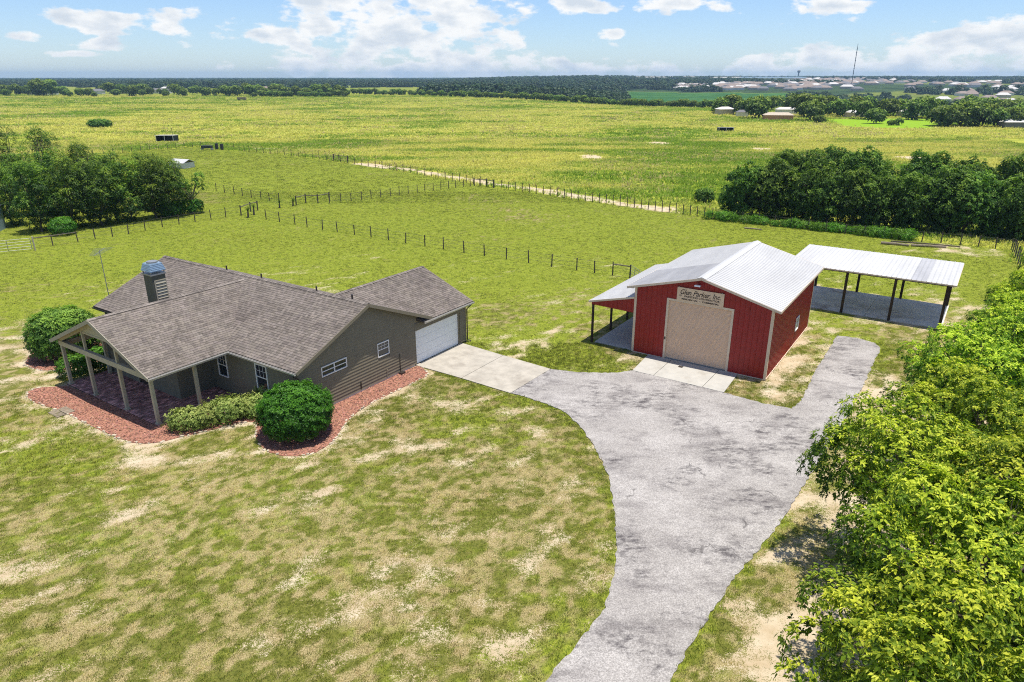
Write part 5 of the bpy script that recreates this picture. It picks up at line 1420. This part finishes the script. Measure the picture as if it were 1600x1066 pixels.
# fallen timber along the right fence, garden lamp by the big shrub
for i, (p, q, r_, l_) in enumerate((((1376, 381.5), (1420, 385.5), .14, 'weathered log lying by the right-hand fence, left one'), ((1424, 385), (1478, 388), .12, 'weathered log lying by the right-hand fence, right one'), ((1392, 378), (1500, 386.5), .07, 'long dark pole lying behind the logs'), ((1163, 357.5), (1190, 360), .08, 'short pale log near the left end of the fence weeds'))):
    a, b = at(*p), at(*q); lg = tag(empty('log', *a), l_, 'log')
    MB().tube([(0, 0, r_), ((b[0] - a[0]) * .5, (b[1] - a[1]) * .5 + .05, r_ + .03), (b[0] - a[0], b[1] - a[1], r_)], [r_, r_ * .9, r_ * .75], 8).build('timber', M['post_wood'] if i == 2 else M['log'], lg)
gl = tag(empty('garden_disc', *at(484, 695)), 'small white disc on a stake in front of the large round shrub', 'garden ornament')
MB().tube([(0, 0, 0), (0, 0, .3)], .012, 5).build('stake', M['gutter_dark'], gl); MB().tube([(0, -.015, .38), (0, .015, .38)], .11, 14).build('disc', M['white'], gl)

# ------------------------------------------------------------------ distance: trees
FAR = [make_tree(400 + i, 9.0, 5.0, .4, 16, 2.1, .95, 1.15, .75, 4, 'leaf_far', trunk_r=.28, tint=(.05, .8), flat=.8, limbs=3, tvar=.3) for i in range(5)]
def far_tree(x, y, h, rot, i, label, group, wide=1.0):
    s_ = h / 9.0
    root = tag(empty('far_tree', x, y, float(terrain(x, y)) - .2, rot), label, 'tree', group)
    root.scale = (s_ * wide, s_ * wide, s_)
    f = link('foliage', FAR[i % 5][0], root); f['kind'] = 'stuff'
    link('trunk', FAR[i % 5][1], root)
fr_ = random.Random(77)
# left skyline trees
for i in range(64):
    px = -20 + 560 * (i / 63) + fr_.uniform(-5, 5); py = 150.5 + fr_.uniform(-4.5, .5)
    x, y = at(px, py); h = fr_.uniform(6, 11) * (1.35 if 45 < px < 100 else 1)
    if 100 < px < 150 or 240 < px < 262: h *= .75
    far_tree(x, y, h, i, i, 'tall tree of the high rounded group near the left end of the horizon' if 45 < px < 100 else 'tree at the far left end of the horizon belt' if px <= 45 else 'tree in the belt round the homesteads on the left horizon' if px < 330 else 'tree in the right half of the left horizon belt, behind the low orchard block', 'trees on the left horizon')
# low orchard block right of them
for i in range(26):
    px = 395 + 145 * ((i % 13) / 12) + fr_.uniform(-3, 3); py = 151.5 - (i // 13) * 2.5
    x, y = at(px, py); far_tree(x, y, fr_.uniform(4.0, 6.0), i, i, 'low rounded tree in the block at the end of the left horizon', 'low trees in the left orchard block', 1.3)
# row across the middle
for i in range(74):
    t = i / 73; px = 545 + 580 * t + fr_.uniform(-2, 2); py = 148.0 + 17.5 * t ** 1.15 + fr_.uniform(-.8, .2)
    x, y = at(px, py); far_tree(x, y, fr_.uniform(4.2, 6.6) * (1 - .15 * t), i, i, 'rounded tree in the long row across the middle of the far field', 'rounded trees in the far middle row', 1.05)
# right-hand belt
RB = [(1122, 178, 8), (1142, 176, 9), (1180, 185, 10.5), (1205, 170, 9), (1160, 180, 8), (1235, 175, 10), (1252, 183, 10.5), (1266, 188, 9), (1290, 178, 10), (1310, 182, 9), (1330, 178, 9.5), (1345, 186, 8), (1366, 192, 6.5), (1385, 181, 9), (1405, 180, 9), (1425, 187, 9), (1440, 184, 9.5),
      (1468, 196, 8), (1482, 198, 8.5), (1500, 196, 10.5), (1520, 199, 9), (1534, 198, 8.5), (1556, 199, 7.5), (1575, 199, 8), (1592, 193, 9), (1510, 176, 10), (1540, 180, 9), (1570, 182, 9), (1280, 192, 3.6), (1392, 195, 2.6), (1403, 195, 3.0), (1215, 160, 9), (1150, 168, 8), (1620, 196, 9), (1460, 178, 9), (1353, 172, 9), (1270, 170, 9), (1590, 176, 9)]
RBL = {0: 'spreading tree at the left end of the right-hand belt, left of the pale gable shed', 1: 'tree rising directly behind the pale gable shed', 2: 'large spreading tree between the whitish shed and the orange-brown building',
       4: 'tree just behind the small whitish shed', 5: 'tree behind the right end of the orange-brown building', 6: 'large tree just right of the orange-brown building', 7: 'tree second to the right of the orange-brown building',
       12: 'round tree alone at the left of the bright green paddock', 17: 'tree at the left end of the front clump right of the bright paddock', 18: 'second tree of the front clump right of the bright paddock', 19: 'tallest tree of the front clump right of the bright paddock',
       24: 'tree beside the long white-roofed shed at the right edge', 28: 'small bushy tree in front of the belt, right of the orange-brown building', 29: 'left one of two tiny round trees in the bright green paddock', 30: 'right one of two tiny round trees in the bright green paddock'}
for i, (px, py, h) in enumerate(RB):
    x, y = at(px, py)
    far_tree(x, y, h * .92, i * 1.3, i, RBL.get(i, 'spreading tree in the belt beyond the right-hand meadow'), 'trees beyond the right-hand meadow', 1.05)
# ------------------------------------------------------------------ distance: buildings
def far_house(name, label, x, y, w, d, h, rot, wall, roof, cat='house', group=None, rh=1.6, z=None):
    m = MB(); ov = .3
    m.box(-w / 2, w / 2, -d / 2, d / 2, -1.5, h, 0)
    m.add([(-w / 2 - ov, -d / 2 - ov, h), (w / 2 + ov, -d / 2 - ov, h), (w / 2 + ov, d / 2 + ov, h), (-w / 2 - ov, d / 2 + ov, h), (-w / 2 + d * .35, 0, h + rh), (w / 2 - d * .35, 0, h + rh)], [(0, 1, 5, 4), (2, 3, 4, 5), (1, 2, 5), (3, 0, 4), (3, 2, 1, 0)], 1)
    o = m.build(name, [M[wall], M[roof]]); o.location = (x, y, float(terrain(x, y)) if z is None else z); o.rotation_euler = (0, 0, rot)
    tag(o, label, cat, group); return o
hx = [(1215, 187, 11.0, 4.5, 1.9, -.15, 'orange_roof', 'far_tan', 'long low orange-brown building under the right-hand trees'), (1132, 179, 7, 5, 2.3, .2, 'far_tan', 'far_white', 'pale gable shed left of the right-hand tree belt'), (1159, 182, 4.5, 3, 1.8, 0, 'far_white', 'far_roof_grey', 'small whitish shed between the two big meadow-edge trees'),
      (1228, 178, 9, 4, 2.2, -.1, 'far_white', 'far_roof_pale', 'white-roofed building behind the orange-brown one'), (1338, 183, 9, 5, 2.2, .1, 'far_tan', 'far_roof_pale', 'pale roofed house half hidden right of the green paddock'), (1596, 200, 14, 4, 2.0, 0, 'far_roof_grey', 'far_white', 'long white-roofed shed at the right edge of the meadow'),
      (1418, 181, 8, 5, 2.0, .2, 'far_white', 'far_roof_pale', 'white house glimpsed through the right-hand trees'), (1555, 188, 9, 5, 2.2, .1, 'far_white', 'far_roof_pale', 'white building behind the trees at the far right'),
      (20, 133, 34, 16, 3.5, .1, 'far_tan', 'far_roof_brown', 'brown-roofed farm building at the left end of the horizon'), (60, 148, 16, 8, 3, 0, 'far_white', 'far_roof_grey', 'grey-roofed white house among the trees at the far left'), (78, 147.5, 14, 7, 3, .2, 'far_white', 'far_roof_pale', 'white house right of the grey-roofed one on the left horizon'),
      (150, 147, 15, 8, 3, .1, 'far_white', 'far_roof_grey', 'white house beside the brownish tree on the left horizon'), (205, 146, 22, 9, 3.2, 0, 'far_white', 'far_roof_pale', 'long white building in the gap of the left tree belt'), (222, 144, 16, 9, 3.2, .1, 'far_tan', 'far_roof_grey', 'tan house right of the long white building'),
      (252, 146, 20, 8, 3.2, 0, 'far_white', 'far_roof_grey', 'white house with grey roof in the middle of the left belt'), (265, 143, 18, 8, 3.2, 0, 'far_white', 'far_roof_pale', 'pale house behind the middle of the left belt'), (408, 142, 24, 9, 3.2, .1, 'far_tan', 'far_roof_brown', 'tan house above the low orchard block'), (437, 144, 20, 9, 3.2, -.1, 'far_white', 'far_roof_pale', 'white domed-looking house above the low orchard block'),
      (395, 146, 16, 8, 3, 0, 'far_white', 'far_roof_brown', 'small white house at the left of the low orchard block')]
for (px, py, w, d, h, rot, wa, ro, lab) in hx:
    x, y = at(px, py); far_house('far_building', lab, x, y, w, d, h, rot, wa, ro, 'building', rh=1.0 if h < 3 else 2.0)
# subdivision on the hill: bearing from the photograph, distance grows up the slope
hr = random.Random(12)
def hill_xy(px, D):
    a = math.atan2((px - 800) / FPX, CT + .37 * ST); return D * math.sin(a), D * math.cos(a)
n_h = 0
for i in range(290):
    k_ = hr.random()
    if k_ < .55: px = hr.uniform(1060, 1345); D = hr.uniform(1250, 2000)
    elif k_ < .8: px = hr.uniform(1230, 1400); D = hr.uniform(1500, 2500)
    else: px = hr.uniform(1400, 1640); D = hr.uniform(900, 1900)
    if k_ < .55 and D > 1350 + (px - 1060) * 2.6: D = 1250 + hr.uniform(0, 150)
    x, y = hill_xy(px, D)
    far_house('far_house', 'small pale house of the subdivision on the distant hillside', x, y, hr.uniform(13, 20), hr.uniform(9, 12), 3.0, hr.uniform(-.5, .5), hr.choice(['far_white', 'far_tan', 'far_tan']), hr.choice(['far_roof_brown', 'far_roof_brown', 'far_roof_grey', 'far_roof_pale']), 'house', 'houses of the subdivision on the distant hill', rh=3.0)
for (px, D, w, ro, lab) in ((1150, 2300, 150, 'far_roof_pale', 'long white warehouse on top of the distant hill, left one'), (1205, 2300, 190, 'steel_blue', 'long blue-roofed warehouse on top of the distant hill'), (1015, 2300, 110, 'far_roof_pale', 'white warehouse left of the hilltop trees'), (1060, 2450, 120, 'far_roof_pale', 'white warehouse right of the hilltop trees')):
    x, y = hill_xy(px, D); far_house('warehouse', lab, x, y, w, 40, 6, -.2, 'far_white', ro, 'warehouse', rh=2)

# broadcast mast
x, y = hill_xy(1331, 1400); z0 = float(terrain(x, y))
ms_ = tag(empty('broadcast_mast', x, y, z0), 'tall slender broadcast mast on the right horizon', 'mast')
HM = 62
MB().tube([(0, 0, 0), (0, 0, HM)], .55, 4).build('shaft', M['far_roof_grey'], ms_)
for i in range(14):
    z = HM * (i + 1) / 15; MB().box(-.7, .7, -.7, .7, z, z + .6).build('ring', M['shed_dark'], ms_)
MB().tube([(0, 0, HM), (0, 0, HM + 6)], .3, 4).build('spike', M['shed_dark'], ms_)
# small water tower on the far rise
x, y = hill_xy(1246, 3200); z0 = float(terrain(x, y))
wt_ = tag(empty('water_tower', x, y, z0), 'tiny dark water tower on the far bluish rise', 'water tower'); MB().tube([(0, 0, 0), (0, 0, 22)], 2.5, 8).build('stem', M['far_roof_grey'], wt_); MB().tube([(0, 0, 22), (0, 0, 25), (0, 0, 30), (0, 0, 32)], [3, 6, 6, 2], 10).build('tank', M['far_roof_grey'], wt_)

# ------------------------------------------------------------------ instanced stuff (woods, grass)
def proto(name, me):
    o = bpy.data.objects.new(name, me); return o          # not linked to the scene: only a source shape for instances
def scatter(name, pts, rot, scale, col, proto_obj, label, cat, extra=None):
    """points with attributes -> geometry-nodes instances"""
    me = bpy.data.meshes.new(name); me.vertices.add(len(pts)); me.vertices.foreach_set('co', np.asarray(pts, np.float32).ravel())
    a = me.attributes.new('rot', 'FLOAT_VECTOR', 'POINT'); a.data.foreach_set('vector', np.asarray(rot, np.float32).ravel())
    a = me.attributes.new('scl', 'FLOAT_VECTOR', 'POINT'); a.data.foreach_set('vector', np.asarray(scale, np.float32).ravel())
    a = me.attributes.new('gcol', 'FLOAT_COLOR', 'POINT'); c = np.ones((len(pts), 4), np.float32); c[:, :3] = col; a.data.foreach_set('color', c.ravel())
    me.update()
    o = link(name, me); tag(o, label, cat, kind='stuff')
    ng = bpy.data.node_groups.new(name, 'GeometryNodeTree')
    ng.interface.new_socket('Geometry', in_out='INPUT', socket_type='NodeSocketGeometry'); ng.interface.new_socket('Geometry', in_out='OUTPUT', socket_type='NodeSocketGeometry')
    N = ng.nodes; gi = N.new('NodeGroupInput'); go = N.new('NodeGroupOutput')
    mp = N.new('GeometryNodeMeshToPoints'); ip = N.new('GeometryNodeInstanceOnPoints'); oi = N.new('GeometryNodeObjectInfo'); oi.inputs['Object'].default_value = proto_obj
    oi.inputs['As Instance'].default_value = True
    ar = N.new('GeometryNodeInputNamedAttribute'); ar.data_type = 'FLOAT_VECTOR'; ar.inputs['Name'].default_value = 'rot'
    asx = N.new('GeometryNodeInputNamedAttribute'); asx.data_type = 'FLOAT_VECTOR'; asx.inputs['Name'].default_value = 'scl'
    L = ng.links.new
    L(gi.outputs[0], mp.inputs['Mesh']); L(mp.outputs[0], ip.inputs['Points']); L(oi.outputs['Geometry'], ip.inputs['Instance'])
    L(ar.outputs['Attribute'], ip.inputs['Rotation']); L(asx.outputs['Attribute'], ip.inputs['Scale']); L(ip.outputs[0], go.inputs[0])
    md = o.modifiers.new('scatter', 'NODES'); md.node_group = ng
    return o
# woods on the horizon: canopy lumps of a few metres, thousands of them
rng = np.random.default_rng(5)
def lump(seed):
    r = np.random.default_rng(seed); K = 90
    n = r.normal(size=(K, 3)); n /= np.linalg.norm(n, axis=1)[:, None]; n[:, 2] = np.abs(n[:, 2])
    P = n * np.array([5.5, 5.5, 6.5]) * (1 + r.normal(size=(K, 1)) * .12)
    V, F, t = leaf_cloud(r, P, n, 3, 2.6, 2.2, .1, tint0=np.clip(.15 + .5 * n[:, 2], 0, 1), tvar=.25)  # canopy tops tinted lighter, as if lit from above
    return np_mesh('canopy', V, F, M['leaf_wood'], tint=np.repeat(t[:, None], 3, 1))
pr_l = proto('canopy', lump(1))
N_W = 26000
D = 760 * np.exp(rng.uniform(0, math.log(11), N_W)); A = rng.uniform(-.72, .78, N_W)
X = D * np.sin(A); Y = D * np.cos(A)
dens = fbm(X, Y, 260, 3, 91)
keep = dens > .40
keep &= ~((A > .155) & (A < .36) & (D < 1180))
keep &= ~((A > .15) & (D > 1060) & (D < 2500) & (dens < .62))          # the subdivision stands here
keep &= ~((np.abs(A + .05) < .13) & (D < 2500) & (dens < .50))
keep &= ~((A < -.12) & (D < 1500) & (dens < .60))
keep &= (Y < 8700) & (np.abs(X) < 7800)
X, Y, D, A = X[keep], Y[keep], D[keep], A[keep]
s_ = np.clip(D / 1500, .9, 3.2) * rng.uniform(.7, 1.3, len(X))
Zt = terrain(X, Y) - .5
scl = np.stack([s_, s_, np.minimum(s_, 1.2) * rng.uniform(.7, 1.15, len(X))], 1)
scatter('far_woodland', np.stack([X, Y, Zt], 1), np.stack([np.zeros(len(X)), np.zeros(len(X)), rng.uniform(0, 6.28, len(X))], 1), scl, np.ones((len(X), 3)) * .5, pr_l, 'dark blue-green woods and groves reaching to the horizon', 'woodland')

# grass ---------------------------------------------------------------
def grass_mat():
    m, nt, out = new_mat('grass_blades'); g = NT(nt)
    a = g.n('ShaderNodeAttribute', attribute_name='gcol', attribute_type='INSTANCER')
    b = g.n('ShaderNodeBsdfPrincipled'); g.l(a.outputs['Color'], b.inputs['Base Color']); b.inputs['Roughness'].default_value = .7; b.inputs['Specular IOR Level'].default_value = .15
    t = g.n('ShaderNodeBsdfTranslucent'); g.l(a.outputs['Color'], t.inputs[0])
    ms = g.n('ShaderNodeMixShader'); ms.inputs[0].default_value = .35; g.l(b.outputs[0], ms.inputs[1]); g.l(t.outputs[0], ms.inputs[2]); g.l(ms.outputs[0], out.inputs[0])
    return m
M['grass'] = grass_mat()
def tuft(seed, n, r, h, w, lean=.6):
    q = np.random.default_rng(seed); V = []; F = []
    for i in range(n):
        a = q.uniform(0, 6.28); rr = r * math.sqrt(q.random()); x, y = rr * math.cos(a), rr * math.sin(a)
        d = a + q.normal() * .9; k = h * q.uniform(.55, 1.15); ln = lean * q.uniform(.3, 1.2) * k; ww = w * q.uniform(.7, 1.2)
        sx, sy = -math.sin(d) * ww / 2, math.cos(d) * ww / 2
        mx, my = x + math.cos(d) * ln * .4, y + math.sin(d) * ln * .4
        o = len(V)
        V += [(x - sx, y - sy, -.01), (x + sx, y + sy, -.01), (mx + sx * .8, my + sy * .8, k * .62), (mx - sx * .8, my - sy * .8, k * .62), (x + math.cos(d) * ln, y + math.sin(d) * ln, k)]
        F += [(o, o + 1, o + 2, o + 3), (o + 3, o + 2, o + 4)]
    me = bpy.data.meshes.new('tuft'); me.from_pydata(V, [], F); me.materials.append(M['grass']); me.update(); return me
def hard_mask(x, y, pad=0.0):
    bad = np.zeros(x.shape, bool)
    for P in HARD:
        bad |= pip(x, y, P)
        if pad: bad |= pdist(x, y, P) < pad
    return bad
def grass_color(S_, L_, M_, D_, r, n):
    kd = np.clip((D_ - .62) / .38 + .5 + r.normal(size=n) * .25, 0, 1)[:, None]; lawn = np.array([[.58, .50, .21]]) * kd + np.array([[.25, .295, .035]]) * (1 - kd)
    lawn = lawn * (1 - .0)
    green = np.array([[.165, .235, .034]]); g2 = np.array([[.315, .34, .058]])
    k = np.clip((L_ - .12) / .60, 0, 1)[:, None] ; k = np.clip(k + r.normal(size=(n, 1)) * .2, 0, 1)
    c = lawn * (1 - k) + (green * .5 + g2 * .5) * k
    med = np.array([[.22, .225, .030]])
    c = c * (1 - M_[:, None]) + med * M_[:, None]
    return c
def frustum(x, y, z=0.0, mg=60):
    d = y * CT - (z - CAM_H) * ST; px = 800 + FPX * x / d; py = 533 - FPX * (y * ST + (z - CAM_H) * CT) / d
    return (px > -mg) & (px < 1600 + mg) & (py < 1066 + mg * 1.5)
def field(name, x0, x1, y0, y1, n, tuft_me, size, label, seed, meadow=None, smin=.6, smax=1.25):
    r = np.random.default_rng(seed)
    x = r.uniform(x0, x1, n); y = r.uniform(y0, y1, n)
    k = frustum(x, y); x, y = x[k], y[k]
    S_, L_, M_, D_ = zones(x, y)
    k = ~hard_mask(x, y)
    thin = np.clip((S_ - .34) / .30, 0, 1)
    k &= r.random(len(x)) > thin * .93
    if meadow is not None: k &= (M_ > .5) == meadow
    if y1 > 210: k &= ~pip(x, y, [at(*q) for q in ((1290, 186), (1460, 184), (1462, 201), (1330, 199))])
    x, y, S_, L_, M_, D_ = [q[k] for q in (x, y, S_, L_, M_, D_)]
    n = len(x)
    c = grass_color(S_, L_, M_, D_, r, n)
    c = c * (.55 + .90 * fbm(x * .55 + y * .3, y, 8, 4, 63))[:, None] * (1 + np.array([[.22, 0, .1]]) * (fbm(x, y, 3.5, 3, 64) - .5)[:, None]); fl_ = (r.random(n) < .10 * (y > 44))[:, None]; c = np.where(fl_, np.array([[.46, .42, .16]]), c)
    vv = np.where(y < 44, .6, .18)[:, None]; c = c * (1 + vv * r.uniform(-1, 1, (n, 1))) * (1 + r.normal(size=(n, 3)) * np.array([[.07, .05, .1]]))
    if meadow:
        wx = 14 * fbm(x, y, 26, 2, 98); wy = 9 * fbm(x, y, 22, 2, 99); st_ = .55 * fbm((x + wx) * .35, y + wy, 7, 4, 95) + .45 * fbm(x * .6, y + wx, 30, 2, 96)
        pal = np.clip((st_ - .5) * 7 + .5 + r.normal(size=n) * .25, 0, 1)[:, None]
        c = (np.array([[.20, .31, .030]]) * (1 - pal) + np.array([[.58, .55, .13]]) * pal) * r.uniform(.9, 1.1, (n, 1)) * 1.08
        straw = (r.random(n) < .04 + .16 * (fbm(x, y, 22, 2, 97) > .6))[:, None]
        c = np.where(straw, np.array([[.58, .48, .22]]) * r.uniform(.7, 1.1, (n, 1)), c)
    z = terrain(x, y)
    if meadow: z = z + .55 * (fbm(x * 0.45, y, 4.0, 4, 62) - 0.5)
    s = size * r.uniform(smin, smax, n); sz = s * r.uniform(.6, 1.2, n) * (.75 + .6 * L_)
    scatter(name, np.stack([x, y, z], 1), np.stack([r.normal(size=n) * .12, r.normal(size=n) * .12, r.uniform(0, 6.28, n)], 1), np.stack([s, s, sz], 1), np.clip(c, .005, .8), proto('tuft', tuft_me), label, 'grass')
field('lawn_grass', -27, 26, 12, 42, 190000, tuft(1, 9, .10, .065, .014), 1.0, 'patchy mown lawn in front of the house and beside the driveway', 1, False)
field('yard_grass', -60, 55, 42, 105, 170000, tuft(2, 9, .20, .045, .026, .5), 1.0, 'green mown grass of the yard and near paddock', 2, False)
field('paddock_grass', -100, 10, 95, 180, 50000, tuft(3, 9, .45, .07, .06, .5), 1.0, 'bright green grass of the far left paddock', 3, False)
field('meadow_grass', -130, 130, 62, 200, 125000, tuft(4, 14, .60, .32, .08, .9), 1.0, 'tall yellow-green grass of the rough meadow', 4, True)
field('far_meadow_grass', -330, 330, 200, 430, 70000, tuft(5, 14, 1.6, .36, .22, 1.0), 1.0, 'pale rough grass on the far part of the meadow', 5, True)

field('distant_meadow_grass', -560, 420, 430, 700, 30000, tuft(6, 14, 2.6, .5, .4, .8), 1.0, 'pale grass strip before the far tree rows', 6, True, .5, 1.1)

# ------------------------------------------------------------------ haze
hz_me = MB().box(-9500, 9500, -900, 9600, -60, 72).mesh('haze', [])
m, nt, out = new_mat('haze_air'); pv = nt.nodes.new('ShaderNodeVolumePrincipled')
pv.inputs['Density'].default_value = HAZE_DENSITY; pv.inputs['Color'].default_value = (.50, .76, 1.0, 1); pv.inputs['Anisotropy'].default_value = .3
nt.links.new(pv.outputs[0], out.inputs['Volume']); hz_me.materials.append(m)
tag(link('haze', hz_me), 'thin pale blue haze over the distance', 'haze', kind='stuff')
